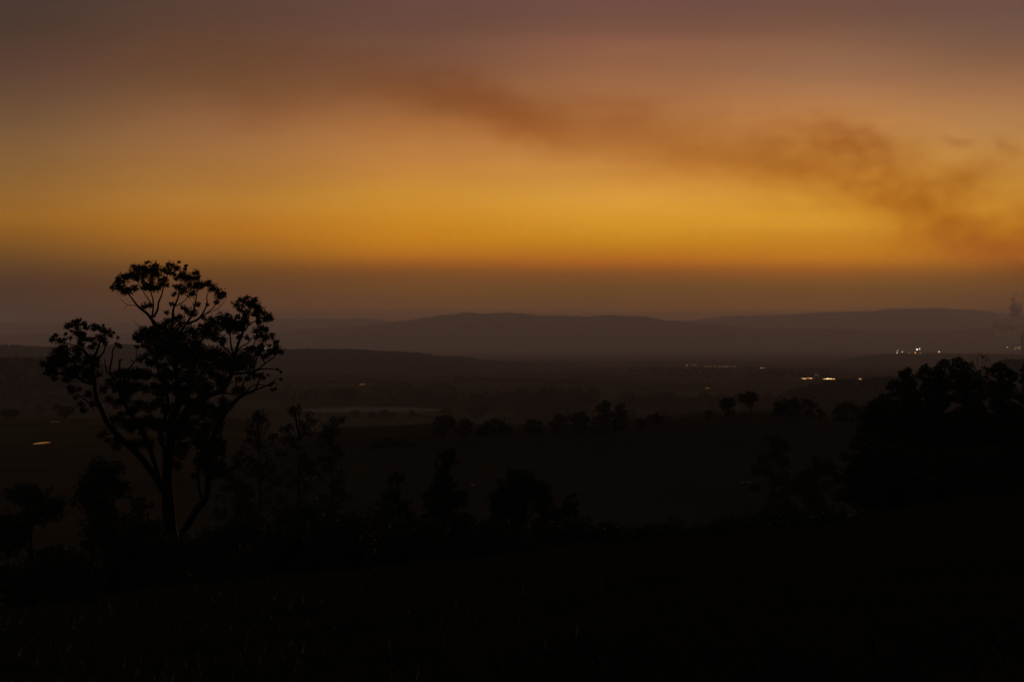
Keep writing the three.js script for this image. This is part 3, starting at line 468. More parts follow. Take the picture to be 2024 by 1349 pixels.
// dark woodland on the right: several big trees
const woodland = [
  ['rounded gum tree forming the low left flank of the right-hand woodland', 175, [[1758, 783, 8], [1745, 787, 8], [1733, 793, 8], [1722, 800, 8], [1714, 809, 7], [1750, 798, 10], [1736, 808, 10], [1720, 818, 10], [1705, 822, 8], [1768, 800, 10], [1752, 815, 12], [1734, 826, 12], [1714, 834, 10], [1772, 822, 12], [1756, 838, 13], [1730, 848, 13], [1775, 850, 13], [1750, 866, 13], [1722, 870, 11], [1700, 850, 9]], [[1748, 985, 14], [1747, 900, 10], [1750, 820, 6]]],
  ['gum tree with an overhanging tuft on its left side in the right-hand woodland', 160, [[1764, 757, 7], [1772, 758, 7], [1760, 765, 7], [1754, 767, 4], [1776, 766, 7], [1784, 740, 8], [1794, 736, 7], [1795, 730, 5], [1788, 746, 9], [1798, 746, 8], [1786, 760, 9], [1800, 760, 10], [1785, 776, 10], [1802, 778, 12], [1790, 794, 12], [1806, 798, 12], [1790, 815, 13], [1810, 822, 13], [1795, 842, 14], [1815, 850, 14], [1790, 868, 14], [1812, 884, 14]], [[1800, 1000, 15], [1800, 900, 11], [1795, 780, 6]]],
  ['big gum tree with two rounded heads in the middle of the right-hand woodland', 150, [[1826, 728, 8], [1830, 730, 8], [1820, 735, 7], [1838, 735, 8], [1825, 745, 10], [1842, 742, 8], [1814, 744, 6], [1850, 728, 5], [1858, 722, 7], [1866, 715, 7], [1872, 718, 6], [1860, 730, 9], [1850, 740, 9], [1875, 728, 7], [1838, 758, 11], [1856, 750, 10], [1872, 744, 10], [1830, 772, 12], [1852, 772, 13], [1872, 764, 12], [1836, 796, 13], [1860, 798, 14], [1840, 824, 14], [1864, 830, 14], [1846, 856, 15], [1872, 862, 14], [1850, 890, 15]], [[1856, 1010, 17], [1855, 900, 12], [1855, 760, 6]]],
  ['tallest gum tree at the peak of the right-hand woodland', 165, [[1888, 712, 5.5], [1896, 711, 6], [1886, 718, 6], [1904, 717, 6], [1895, 722, 8], [1908, 722, 5], [1884, 728, 7], [1919, 721, 5], [1900, 732, 9], [1915, 732, 7], [1888, 742, 10], [1906, 746, 10], [1922, 742, 9], [1932, 738, 7], [1896, 762, 12], [1916, 764, 12], [1934, 758, 10], [1894, 786, 13], [1918, 790, 14], [1940, 782, 12], [1900, 816, 14], [1928, 822, 14], [1910, 850, 15], [1936, 854, 14], [1914, 886, 15]], [[1912, 1010, 16], [1911, 900, 12], [1906, 750, 6]]],
  ['gappy gum tree with pale gaps under its crown near the right edge', 140, [[1968, 722, 6], [1976, 722, 6], [1983, 724, 5], [1972, 730, 7], [1982, 731, 5], [1962, 728, 4], [1954, 731, 5], [1963, 733, 6], [1946, 728, 3.5], [1950, 738, 4], [1960, 740, 3], [1976, 740, 5], [1946, 745, 3], [1984, 745, 3], [1990, 732, 5], [1993, 734, 6], [1998, 737, 5], [1990, 742, 6], [2000, 745, 7], [2006, 744, 6], [2008, 750, 4], [1996, 750, 5], [2003, 752, 5], [1955, 758, 9], [1970, 760, 8], [1986, 760, 9], [2000, 764, 8], [1962, 776, 12], [1984, 778, 12], [2004, 780, 10], [1970, 800, 14], [1996, 806, 14], [1978, 834, 15], [2004, 842, 14], [1980, 870, 15]], [[1982, 1000, 15], [1981, 880, 11], [1978, 760, 6], [1979, 735, 3]]],
  ['dark gum tree cut off by the right edge of the view', 130, [[2022, 732, 5], [2030, 726, 8], [2021, 743, 5], [2026, 750, 7], [2019, 754, 4], [2034, 744, 10], [2030, 770, 10], [2022, 788, 11], [2040, 800, 14], [2024, 822, 14], [2040, 850, 15], [2022, 868, 14]], [[2034, 990, 14], [2034, 880, 10], [2034, 760, 5]]],
  ['lower dark tree in front of the middle of the right-hand woodland', 118, [[1690, 880, 12], [1712, 888, 14], [1740, 884, 15], [1770, 892, 16], [1800, 900, 16], [1830, 905, 16], [1700, 910, 14], [1728, 916, 16], [1760, 922, 17], [1792, 930, 17], [1824, 938, 17], [1715, 944, 15], [1748, 952, 17], [1782, 960, 17], [1670, 905, 10], [1682, 930, 12]], [[1755, 1070, 18], [1756, 1000, 14], [1756, 920, 8]]],
  ['wide dark tree filling the right-hand corner in front of the woodland', 105, [[1860, 910, 16], [1890, 905, 17], [1922, 910, 17], [1954, 900, 17], [1986, 905, 17], [2016, 900, 17], [1870, 942, 17], [1902, 944, 18], [1936, 946, 18], [1970, 942, 18], [2004, 944, 18], [1885, 980, 18], [1920, 984, 18], [1956, 984, 18], [1992, 982, 18], [1900, 1016, 18], [1938, 1020, 18], [1978, 1020, 18], [2018, 1010, 18]], [[1944, 1110, 20], [1944, 1040, 16], [1944, 950, 8]]],
];
for (const [label, D, clumps, trunk] of woodland) {
  const R = rng(clumps[0][0] | 0), low = Math.max(...clumps.map((c) => c[1])), mid = clumps.filter((c) => c[1] > low - 120);
  for (const c of mid) clumps.push([c[0] + (R() - 0.5) * 70, c[1] + 10 + 50 * R(), c[2]], [c[0] + (R() - 0.5) * 80, c[1] + 40 + 60 * R(), c[2] * 1.1], [c[0] + (R() - 0.5) * 80, c[1] + 80 + 80 * R(), c[2] * 1.1]);
  crownTree('gum_tree', label, null, { D, clumps, trunk, leaf: 0.19, dense: 1.7, depth: 0.85, fat: 1.22, tidy: true });
}
{ // bare dead tree above the woodland
  const D = 190, s = D / F, base = P(1936, 960, D); base.y = groundAt(base.x, base.z);
  const t = thing('dead_tree', base, 'leafless dead treetop of thin upright twigs rising behind the right-hand woodland', 'tree'), R = rng(5);
  const trunk = new Buf(); tube(trunk, [base, P(1937, 800, D), P(1937, 738, D)], [0.32, 0.2, 0.07], 7); mesh('trunk', trunk.geometry(base), M.bark, t);
  for (const [x0, y0, x1, y1, x2, y2, w] of [[1937, 738, 1940, 722, 1943, 704, 1.5], [1937, 735, 1932, 720, 1928, 708, 1.1], [1936, 740, 1926, 726, 1920, 714, 0.9], [1938, 736, 1946, 722, 1952, 710, 1], [1938, 738, 1950, 724, 1957, 712, 0.8], [1940, 722, 1941, 712, 1938, 705, 0.8], [1946, 722, 1947, 714, 1949, 704, 0.7], [1932, 720, 1934, 712, 1935, 704, 0.6], [1936, 742, 1929, 734, 1924, 726, 0.7]]) {
    const b = new Buf(); tube(b, [P(x0, y0, D), P(x1, y1, D + (R() - 0.5)), P(x2, y2, D + (R() - 0.5) * 2)], [w * s / 2, w * s / 3.4, 0.012], 5);
    for (let k = 0; k < 6; k++) { const f = 0.4 + R() * 0.6, a = P(lerp(x1, x2, f), lerp(y1, y2, f), D); tube(b, [a, a.clone().add(new THREE.Vector3((R() - 0.5) * 0.5, 0.2 + R() * 0.5, (R() - 0.5) * 0.5))], [0.015, 0.006], 4); }
    mesh('branch', b.geometry(base), M.bark, t);
  }
  const tuft = new Buf(); leaves(tuft, P(1943, 706, D), 0.13, 40, 0.16, R); mesh('crown', tuft.geometry(base), M.leaf, t);
}

// trees in the gully and on the near slope, all but lost in the dark
function darkTree(name, label, px, top, D, wpx, o = {}) {
  const R = rng(Math.round(px * 13 + top)), s = D / F, g = P(px, 900, D), gy = groundAt(g.x, g.z), bottom = HORIZON + -gy / D * F, H = bottom - top, clumps = [];
  const rr = (o.r ?? 11) * (o.full === false ? 1 : 1.35), n = o.n ?? 26;
  for (let k = 0; k < n; k++) {
    const f = k / (n - 1), w = o.cone ? (0.08 + 0.92 * f) : Math.sin(Math.PI * (0.16 + 0.7 * f)) , y = top + rr + f * H * (o.fill ?? 0.86);
    clumps.push([px + (R() * 2 - 1) * wpx / 2 * w, y + (R() - 0.5) * rr, rr * (0.75 + 0.5 * R()) * (o.cone ? 0.45 + 0.6 * f : 1)]);
  }
  clumps.push([px, top + rr * 0.6, rr * (o.cone ? 0.4 : 0.8)]);
  return crownTree(name, label, null, { D, clumps, trunk: [[px, bottom, (o.w ?? 0.5) / s], [px + (R() - 0.5) * 6, top + H * 0.55, 0.3 / s], [px, top + H * 0.2, 0.12 / s]], leaf: o.leaf ?? 0.24, dense: o.dense ?? 1, depth: 0.9, fat: o.full === false ? 1.15 : 1.3, material: o.material, seed: Math.round(px * 3 + top) });
}
darkTree('gum_tree', 'loose open tree right behind the tall gum tree at its right foot', 512, 812, 190, 80, { dense: 0.55, r: 9, n: 46, fill: 0.8, full: false });
darkTree('gum_tree', 'sparse dark tree with pointed top between the tall gum tree and the valley', 592, 799, 205, 84, { dense: 0.55, r: 9, n: 50, fill: 0.8, full: false });
darkTree('gum_tree', 'sparse tree with dark knots of leaves, rightmost of the loose trees beside the tall gum', 655, 822, 200, 66, { dense: 0.55, r: 9, n: 44, fill: 0.8, full: false });
darkTree('gum_tree', 'low leafy tree below the loose trees beside the tall gum', 470, 905, 150, 90, { dense: 0.6, r: 9, n: 26 });
darkTree('pine_tree', 'dark shaggy conifer with ragged top in the gully at middle left', 882, 886, 145, 150, { cone: true, r: 15, n: 46, fill: 0.92, material: M.leafPine });
darkTree('pine_tree', 'shorter dark conifer left of the shaggy conifer in the gully', 786, 926, 138, 150, { cone: true, r: 14, n: 40, fill: 0.92, material: M.leafPine });
darkTree('pine_tree', 'rounded dark conifer right of the shaggy conifer in the gully', 1036, 938, 140, 130, { r: 14, n: 36, fill: 0.92, material: M.leafPine });
darkTree('pine_tree', 'small dark conifer, rightmost of the gully conifers', 1128, 972, 132, 110, { cone: true, r: 13, n: 34, fill: 0.92, material: M.leafPine });
darkTree('gum_tree', 'low spreading black tree on the slope left of the tall gum trunk', 225, 918, 112, 150, { r: 14, n: 34, fill: 0.9 });
darkTree('gum_tree', 'small black tree on the slope at the far left edge', 60, 965, 105, 120, { r: 14, n: 26, fill: 0.9 });
darkTree('gum_tree', 'rounded dark tree on the ridge face left of the big woodland', 1525, 866, 330, 70, { r: 8, n: 24, leaf: 0.36 });
darkTree('gum_tree', 'lower dark tree between the utility pole and the big woodland', 1610, 905, 250, 110, { r: 10, n: 28, leaf: 0.3 });
darkTree('gum_tree', 'broad black tree in the gully below the utility pole', 1330, 1035, 150, 200, { r: 15, n: 36, fill: 0.92 });
darkTree('gum_tree', 'broad black tree in the gully below the big woodland', 1560, 1010, 125, 220, { r: 16, n: 40, fill: 0.92 });
darkTree('gum_tree', 'broad black tree in the gully right of the tall gum trunk', 620, 1000, 120, 200, { r: 15, n: 36, fill: 0.92 });
for (const [k, [px, py, r]] of [[745, 878, 9], [768, 874, 10], [792, 876, 9], [812, 880, 7]].entries())
  crownTree('shrub', ['left end bush', 'tallest bush', 'third bush', 'right end bush'][k] + ' of the short dark hedge on the ridge face', null, { D: onGround(px, py + r), clumps: [[px, py, r], [px - 6, py + 4, r * 0.7], [px + 6, py + 3, r * 0.7]], trunk: [[px, py + r, 2], [px, py, 1]], leaf: 0.45, fat: 1.2 });

for (const [label, px, top, D, w] of [
  ['low dark scrub bush at the far left of the slope edge', 120, 1090, 92, 170], ['low dark scrub bush just left of the tall gum trunk', 255, 1030, 118, 150], ['low dark scrub bush hiding the foot of the tall gum', 365, 1060, 108, 170],
  ['low dark scrub bush just right of the tall gum foot', 470, 1030, 116, 150], ['low dark scrub bush below the loose trees', 570, 1040, 106, 190], ['low dark scrub bush between the loose trees and the conifers', 705, 1020, 108, 190],
  ['low dark scrub bush below the shaggy conifer', 840, 1035, 100, 190], ['low dark scrub bush below the rounded conifer', 985, 1030, 98, 200], ['low dark scrub bush right below the small conifer', 1150, 1030, 92, 200],
  ['low dark scrub bush on the slope edge at centre right', 1270, 1040, 84, 180], ['low dark scrub bush on the slope edge under the utility pole', 1440, 1030, 80, 200], ['low dark scrub bush on the slope edge left of the woodland foot', 1600, 1015, 76, 200],
]) darkTree('shrub', label, px, top, D, w, { r: 17, n: 26, fill: 0.95, dense: 1.1, w: 0.16, leaf: 0.2 });

// valley trees that stand out singly
function valleyTree(label, px, bottom, h, w) {
  const D = onGround(px, bottom), R = rng(px), n = Math.round(7 + w / 4), clumps = [];
  for (let k = 0; k < n; k++) { const f = R(), q = Math.sin(Math.PI * (0.2 + 0.65 * f)); clumps.push([px + (R() * 2 - 1) * w / 2 * q, bottom - h * (0.92 - 0.6 * f), h * 0.17 * (0.8 + 0.5 * R())]); }
  clumps.push([px, bottom - h * 0.88, h * 0.13]);
  crownTree('valley_tree', label, null, { D, clumps, trunk: [[px, bottom, h * 0.08], [px, bottom - h * 0.4, h * 0.06], [px, bottom - h * 0.7, h * 0.03]], leaf: 1.6, dense: 1.4, fat: 1.1 });
}
valleyTree('bulky square-topped tree on the valley floor right of the tall gum', 685, 795, 26, 44);
valleyTree('bulky square-topped tree standing against the previous one at its left', 662, 794, 24, 30);
valleyTree('round tree at the left end of the row below the pale paddock', 702, 828, 15, 14);
valleyTree('wide tree in the middle of the row below the pale paddock', 765, 830, 17, 26);
valleyTree('small tree left of the wide tree below the pale paddock', 735, 829, 14, 18);
valleyTree('round ball-shaped tree at the right end of the row below the pale paddock', 815, 828, 16, 18);
valleyTree('dark twin-bump tree right of the ball-shaped tree', 880, 824, 17, 26);
valleyTree('small tree above the pale paddock on its far side', 778, 797, 16, 14);
valleyTree('small conical tree at the right tip of the pale paddock', 826, 802, 12, 12);
valleyTree('broad dark tree above the long low dome tree in the valley', 945, 832, 26, 34);
valleyTree('round dark tree at the far left on the olive field', 127, 832, 30, 34);
valleyTree('small dark tree at the left edge of the olive field', 22, 830, 18, 40);
valleyTree('narrow dark tree left of the round dark tree on the olive field', 78, 822, 20, 22);
valleyTree('slim tree in the valley right of the two tallest crest trees', 1248, 838, 26, 10);
valleyTree('flat round bush-like tree beyond the crest right of the umbrella-shaped tree', 1506, 822, 16, 32);

// belts of trees on the valley floor and woods on the hills, each one mass
function loneTree(seed, H) {
  const R = rng(seed), b = new Buf();
  tube(b, [new THREE.Vector3(0, -0.6, 0), new THREE.Vector3(0.2, H * 0.35, 0.1), new THREE.Vector3(0, H * 0.7, 0)], [H * 0.022, H * 0.016, H * 0.008], 5);
  for (let k = 0; k < 9; k++) { const f = k / 8, q = Math.sin(Math.PI * (0.22 + 0.62 * f)), a = R() * 6.28, r = H * 0.24 * q * R(); leaves(b, new THREE.Vector3(Math.cos(a) * r, H * (0.34 + 0.5 * f), Math.sin(a) * r), H * (0.13 + 0.06 * R()), 46, H * 0.1, R); }
  return b.geometry();
}
const kinds = [1, 2, 3, 4].map((k) => loneTree(k * 91, 16));
function belt(name, label, spots, material, seed) {
  const R = rng(seed), m = new THREE.Matrix4(), q = new THREE.Quaternion(), up = new THREE.Vector3(0, 1, 0);
  const im = new THREE.InstancedMesh(kinds[seed % 4], material, spots.length);
  spots.forEach(([p, h], k) => { const s = h / 16; im.setMatrixAt(k, m.compose(p, q.setFromAxisAngle(up, R() * 6.28), new THREE.Vector3(s * (0.9 + 0.5 * R()), s, s * (0.9 + 0.5 * R())))); });
  im.name = numbered(name); im.userData.kind = 'stuff'; im.userData.label = label; im.castShadow = im.receiveShadow = true;
  scene.add(im);
}
const BELTS = [  // x0, x1, base row, spread of rows, height px, count, label
  [-60, 150, 800, 4, 12, 30, 'line of dark trees along the foot of the wooded hill at far left'],
  [470, 640, 792, 6, 20, 26, 'belt of hazy trees on the valley floor just right of the tall gum'],
  [560, 720, 777, 5, 14, 26, 'thin belt of hazy trees above the square-topped trees'],
  [735, 900, 779, 6, 19, 34, 'belt of olive trees above the pale paddock'],
  [820, 960, 797, 6, 19, 26, 'belt of olive trees behind the right end of the pale paddock'],
  [600, 960, 803, 2, 6, 60, 'low hedge line along the far side of the pale paddock'],
  [655, 905, 831, 3, 11, 46, 'low line of bushes below the pale paddock'],
  [930, 1075, 800, 8, 27, 40, 'dense belt of olive trees in mid-valley above the long dome tree'],
  [1060, 1178, 803, 8, 31, 40, 'tall dense block of olive trees in mid-valley left of centre right'],
  [1020, 1200, 822, 6, 20, 40, 'belt of dark trees behind the mid-crest trees'],
  [1226, 1330, 808, 7, 28, 34, 'tall belt of olive trees right of the two tallest crest trees'],
  [1320, 1440, 808, 7, 27, 36, 'belt of olive trees behind the mop-headed crest tree'],
  [1430, 1570, 803, 7, 24, 40, 'hazy belt of trees behind the umbrella-shaped tree'],
  [1300, 1420, 826, 4, 18, 28, 'low belt of trees just beyond the climbing part of the crest'],
  [900, 1030, 757, 4, 12, 30, 'faint bluish belt of trees far down the valley, left part'],
  [1030, 1170, 762, 4, 14, 34, 'faint bluish belt of trees far down the valley, middle part'],
  [1220, 1300, 774, 3, 11, 16, 'faint short belt of trees below the lone orange pond'],
  [1290, 1440, 748, 4, 10, 40, 'faint belt of trees on the far plain right of centre'],
  [1240, 1640, 738, 3, 11, 120, 'long dark tree line at the foot of the bluish ridge'],
  [1480, 1640, 748, 4, 14, 50, 'dark belt of trees left of the row of orange ponds'],
  [560, 760, 760, 5, 9, 40, 'scattered faint trees low on the bluish ridge'],
];
BELTS.forEach(([x0, x1, y, dy, h, n, label], k) => {
  const R = rng(k * 17 + 5), spots = [];
  for (let i = 0; i < n; i++) { const px = lerp(x0, x1, (i + R()) / n), row = y + (R() - 0.5) * 2 * dy, D = onGround(px, row), p = P(px, row, D); p.y = groundAt(p.x, p.z) - 0.3; spots.push([p, h * D / F * (0.6 + 0.5 * R() + 0.25 * fbm(px / 30, k, 2, 2))]); }
  belt('treeline', label, spots, k % 3 ? M.leaf : M.leafPale, k + 3);
});
function woodedHill(crest, D, front, back, foot, seed, n, h, label) {
  hills(crest, D, front, back, foot, 0, 4, seed);
  const R = rng(seed * 3 | 0), spots = [], x0 = crest[0][0], x1 = crest.at(-1)[0];
  for (let i = 0; i < n; i++) {
    const px = lerp(x0, x1, R()), s = -1.02 + 1.12 * Math.sqrt(R()), d = D + (s < 0 ? s * front : s * back), f = Math.cos(Math.min(1, Math.abs(s)) * Math.PI) * 0.5 + 0.5, p = P(px, HORIZON, d);
    p.y = lerp(foot, crestHeight(crest, px, D) - h * 0.75, f) - 1;
    spots.push([p, h * (0.75 + 0.5 * R())]);
  }
  belt('woodland', label, spots, M.leaf, seed | 0);
}
woodedHill([[-500, 712], [-200, 708], [0, 710], [80, 711], [150, 716], [210, 728], [270, 750], [330, 776], [380, 800]], 3100, 620, 500, -117, 61.3, 1700, 15, 'dark wood covering the rounded hill at the left edge');
woodedHill([[1470, 806], [1530, 790], [1580, 772], [1620, 761], [1660, 756], [1710, 753], [1760, 750], [1830, 752], [1960, 760], [2100, 775], [2250, 800]], 2500, 420, 400, -117, 83.1, 1700, 15, 'olive wood on the low hill between the crest trees and the right-hand woodland');
woodedHill([[1930, 748], [1960, 728], [1985, 714], [2000, 711.5], [2030, 716], [2080, 730], [2120, 748]], 3300, 380, 380, -119, 97.6, 500, 14, 'hazy wooded knoll above the right-hand woodland at the right edge');

// ------------------------------------------------------------------ pale paddock, ponds
function sheet(pts, lift) {                                      // a flat piece of ground through points given as pixel and row
  const b = new Buf(), c = pts.map(([px, row]) => { const D = onGround(px, row), p = P(px, row, D); p.y = groundAt(p.x, p.z) + lift; return p; });
  const n = 26, half = pts.length / 2;                           // first half: far edge left to right; second half: near edge left to right
  const far = c.slice(0, half), near = c.slice(half), uv = [], at = (e, t) => { const f = t * (half - 1), i = Math.min(half - 2, Math.floor(f)); return e[i].clone().lerp(e[i + 1], f - i); };
  for (let j = 0; j <= 6; j++) for (let i = 0; i <= n; i++) { const p = at(far, i / n).lerp(at(near, i / n), j / 6); p.y = groundAt(p.x, p.z) + lift; b.v(p.x, p.y, p.z); uv.push(p.x / 40, p.z / 40); }
  for (let j = 0; j < 6; j++) for (let i = 0; i < n; i++) { const q = j * (n + 1) + i; b.i.push(q, q + n + 1, q + 1, q + 1, q + n + 1, q + n + 2); }
  const g = b.geometry(); g.setAttribute('uv', new THREE.Float32BufferAttribute(uv, 2));
  return g;
}
struct('field', sheet([[585, 810], [690, 806.5], [790, 805.5], [850, 809], [905, 812], [585, 816], [690, 816.5], [790, 816], [850, 814.5], [905, 813]], 0.5), M.straw, 'long pale dry paddock on the valley floor');

function pond(label, px, row, wpx, hpx, lift = 0.3) {
  const D = onGround(px, row, lift);
  const c = P(px, row, D), depth = clamp(hpx / F * D * D / -c.y, 6, wpx * D / F * 3) / 2, w = wpx * D / F / 2, R = rng(px | 0);
  const b = new Buf(), bank = new Buf(), o = b.v(0, 0, 0), N = 40;
  const ph = R() * 6, rim = [];
  for (let k = 0; k < N; k++) { const a = k / N * Math.PI * 2, q = 1 + 0.1 * Math.sin(2 * a + ph) + 0.06 * Math.sin(3 * a + ph * 2); rim.push([Math.cos(a) * w * q, Math.sin(a) * depth * q]); b.v(rim[k][0], 0, rim[k][1]); }
  for (let k = 0; k < N; k++) b.i.push(o, 1 + (k + 1) % N, 1 + k);
  for (let k = 0; k < N; k++) { const [x, z] = rim[k]; bank.v(x * 0.985, -0.05, z * 0.985); bank.v(x * 1.05, 0.06, z * 1.03); bank.v(x * 1.5, -3, z * 1.35); }
  for (let k = 0; k < N; k++) { const e = (k + 1) % N; for (let j = 0; j < 2; j++) bank.i.push(k * 3 + j, e * 3 + j, k * 3 + j + 1, e * 3 + j, e * 3 + j + 1, k * 3 + j + 1); }
  const m = struct('pond', b.geometry(), M.water, label); m.position.set(c.x, c.y, c.z);
  const k = mesh('bank', bank.geometry(), M.earth, m); return m;
}
pond('oval farm pond mirroring the sky on the dark plain at far left', 83, 876.5, 27, 4.6, 0.5);
pond('left of two tiny ponds above the oval farm pond', 105.5, 834, 7, 2.2, 0.5);
pond('right of two tiny ponds above the oval farm pond', 114.5, 834, 6, 2.2, 0.5);
pond('lone small orange pond on the plain above the crest', 1398, 768, 10, 3.2);
pond('leftmost small pond of the orange row', 1589, 749, 7, 2.6);
pond('second small pond of the orange row', 1602, 749, 6, 2.6);
pond('small pond set back behind the orange row', 1617, 741.3, 11, 2.6);
pond('largest brightest pond of the orange row', 1639, 750, 21, 4.4);
pond('long dim pond right of the brightest pond', 1699, 750.5, 17, 3);
pond('rightmost dim pond beside the wooded hill', 1716, 750.5, 8, 3);
pond('pale small pond in mid-valley, left of a pair', 1075, 813, 4.5, 1.6);
pond('pale small pond in mid-valley, right of a pair', 1083, 813, 6, 2);
pond('thin dim pond on the bluish ridge foot', 717, 760.5, 16, 2);

// ------------------------------------------------------------------ the power plant far off: chimney, steam, lamps
{
  const D = 13000, s = D / F, top = P(2019.5, 641, D), base = P(2019.5, 641, D); base.y = groundAt(base.x, base.z);
  const t = thing('chimney_stack', base, 'tall thin concrete chimney at the right edge with steam beside it', 'chimney');
  const H = top.y - base.y, w = 4.6 * s / 2, shaft = new THREE.LatheGeometry([[w * 1.25, 0], [w * 1.12, H * 0.3], [w, H * 0.97], [w * 0.82, H * 0.97], [w * 0.8, H * 0.9]].map(([x, y]) => new THREE.Vector2(x, y)), 28);
  mesh('shaft', shaft, M.concrete, t);
  const rim = new THREE.LatheGeometry([[w * 0.8, H * 0.972], [w * 1.08, H * 0.972], [w * 1.08, H], [w * 0.84, H], [w * 0.8, H * 0.972]].map(([x, y]) => new THREE.Vector2(x, y)), 28);
  mesh('rim', rim, M.concrete, t);
}
{ // steam billowing from the cooling works beside the chimney
  const D = 12800, s = D / F, R = rng(404), base = P(2008, 676, D), parts = [];
  const puffs = [[2011, 675, 5], [2008, 668, 6], [2003, 662, 8], [1995, 660, 8], [1986, 657, 9], [1977, 654, 8], [1968, 648, 9], [1964, 640, 8], [1971, 635, 8], [1980, 630, 9], [1990, 636, 10], [1999, 645, 10], [2009, 650, 10], [2014, 640, 10], [2006, 630, 10], [1998, 622, 9], [2001, 613, 9], [2008, 606, 9], [2000, 606, 7], [2013, 614, 8], [2018, 625, 9], [1985, 645, 10], [1975, 643, 8], [1993, 650, 9], [2003, 600, 4], [1968, 632, 5], [2020, 650, 9], [2016, 604, 5], [2003, 592, 4], [2006, 585, 4], [2000, 595, 3]];
  for (const [px, py, r] of puffs) for (let k = 0; k < 4; k++) {
    const c = P(px + (R() - 0.5) * r * 1.3, py + (R() - 0.5) * r * 1.3, D + (R() - 0.5) * r * s * 2), rad = r * s * (0.45 + 0.5 * R()), g = new THREE.IcosahedronGeometry(rad, 3), p = g.attributes.position;
    for (let i = 0; i < p.count; i++) { const x = p.getX(i), y = p.getY(i), z = p.getZ(i), f = 1 + 0.45 * fbm(x / rad * 1.3 + px, y / rad * 1.3 + py, z / rad * 1.3 + k, 3); p.setXYZ(i, x * f + c.x - base.x, y * f + c.y - base.y, z * f + c.z - base.z); }
    g.computeVertexNormals(); parts.push(g);
  }
  const m = mesh('steam_cloud', mergeGeometries(parts), M.steam); m.position.copy(base); m.castShadow = false;
  tag(m, 'soft brownish cloud of steam curling beside the chimney at the right edge', 'steam'); m.userData.kind = 'stuff';
}
function lamp(label, px, py, D, size, color, strength, group) {
  D ||= onGround(px, py + 0.8) * 0.996;   // a mast with a bank of floodlights turned to the viewer
  const p = P(px, py, D), base = new THREE.Vector3(p.x, Math.min(p.y - 8, groundAt(p.x, p.z)), p.z), s = D / F;
  const t = thing('floodlight', base, label, 'lamp', group), h = p.y - base.y;
  mesh('mast', new THREE.CylinderGeometry(0.25, 0.6, h, 8).translate(0, h / 2, -0.6), M.steel, t);
  const c = new THREE.Color().setRGB(...color), r = size * s / 2;
  const head = mesh('lamp_head', new THREE.SphereGeometry(r, 16, 10).scale(1, 0.9, 0.45).translate(0, h, 0), new THREE.MeshStandardMaterial({ color: 0x222222, emissive: c, emissiveIntensity: strength, roughness: 0.6 }), t);
  const L = new THREE.PointLight(c, strength * r * r * Math.PI * 0.5, 0, 2); L.position.set(0, h, r * 0.45 + 1.5); L.shadow.radius = 30; L.castShadow = true; L.name = 'lamp_light'; t.add(L);
  return t;
}
const WARM = [1, 0.82, 0.5], WHITE = [1, 0.93, 0.72], GREEN = [0.55, 0.75, 0.2], OLIVE = [0.6, 0.5, 0.16], RED = [1, 0.24, 0.06], AMBER = [0.9, 0.55, 0.2];
lamp('lower white lamp of the stacked pair at the left of the plant lights', 1772.8, 698, 13000, 2.6, WHITE, 0.75);
lamp('upper white lamp of the stacked pair at the left of the plant lights', 1773, 694.6, 13000, 2.4, WHITE, 0.45);
lamp('dim amber lamp above the stacked white pair of plant lights', 1774.6, 691.5, 13000, 2.2, AMBER, 0.4);
lamp('bright green plant lamp right of the stacked white pair', 1782.7, 696.3, 13000, 2.8, GREEN, 1.1);
lamp('dim olive lamp just above the bright green plant lamp', 1786, 694, 13000, 2.2, OLIVE, 0.3);
lamp('big warm white lamp, lowest of the plant lights', 1788, 701, 13000, 3.2, WARM, 2.6);
lamp('dim green lamp between the lowest warm lamp and the red lamp', 1796.8, 698.7, 13000, 2.6, OLIVE, 0.5);
lamp('red lamp in the middle of the plant lights', 1808.8, 698.4, 13000, 3, RED, 1.7);
lamp('dim lamp right above the red plant lamp', 1808, 695.5, 13000, 2.2, OLIVE, 0.4);
lamp('brightest white lamp at the top of the plant lights', 1812, 691.4, 13000, 3.2, WHITE, 2.6);
lamp('white lamp touching the brightest one on its upper right', 1816.8, 690.2, 13000, 3, WHITE, 1.5);
lamp('dim green lamp right of the red plant lamp', 1818.4, 698.6, 13000, 2.6, OLIVE, 0.4);
lamp('single white lamp apart on the right of the plant lights', 1855.2, 695.6, 13000, 3, WARM, 1.2);
lamp('dim red lamp beside the single white lamp on the right', 1858.3, 697.6, 13000, 2, RED, 0.25);
lamp('orange lamp left of the chimney foot', 1990.5, 687, 13000, 2.6, AMBER, 0.7);
const ORD = ['first', 'second', 'third', 'fourth', 'fifth', 'sixth', 'seventh', 'eighth', 'ninth', 'tenth'];
for (const [i, [x, y, k]] of [[2006, 689.5, 0.5], [2010.5, 687.5, 0.36], [2015, 687, 0.42], [2014.5, 690, 0.36]].entries()) lamp(['leftmost', 'second', 'upper right', 'lower right'][i] + ' yellow-green lamp in the cluster at the chimney foot', x, y, 13000, 3, OLIVE, k, 'yellow-green lamps at the chimney foot');
for (const [i, [x, y]] of [[1735, 696], [1749, 697], [1870, 696], [1876.5, 698], [1889, 697.5], [1944.5, 700], [1963, 701.2], [1967, 701.4], [1982, 700]].entries()) lamp(ORD[i] + ' faint amber lamp from the left along the dark rise', x, y, 13000, 2.2, AMBER, 0.2, 'faint amber lamps along the rise');
lamp('small yellow lamp where the dark rise meets the plain', 1693.8, 706.6, 0, 2, OLIVE, 0.45);
lamp('lone warm lamp seen through the right side of the tall gum tree', 523.4, 690.3, 7600, 4, WARM, 1.5);
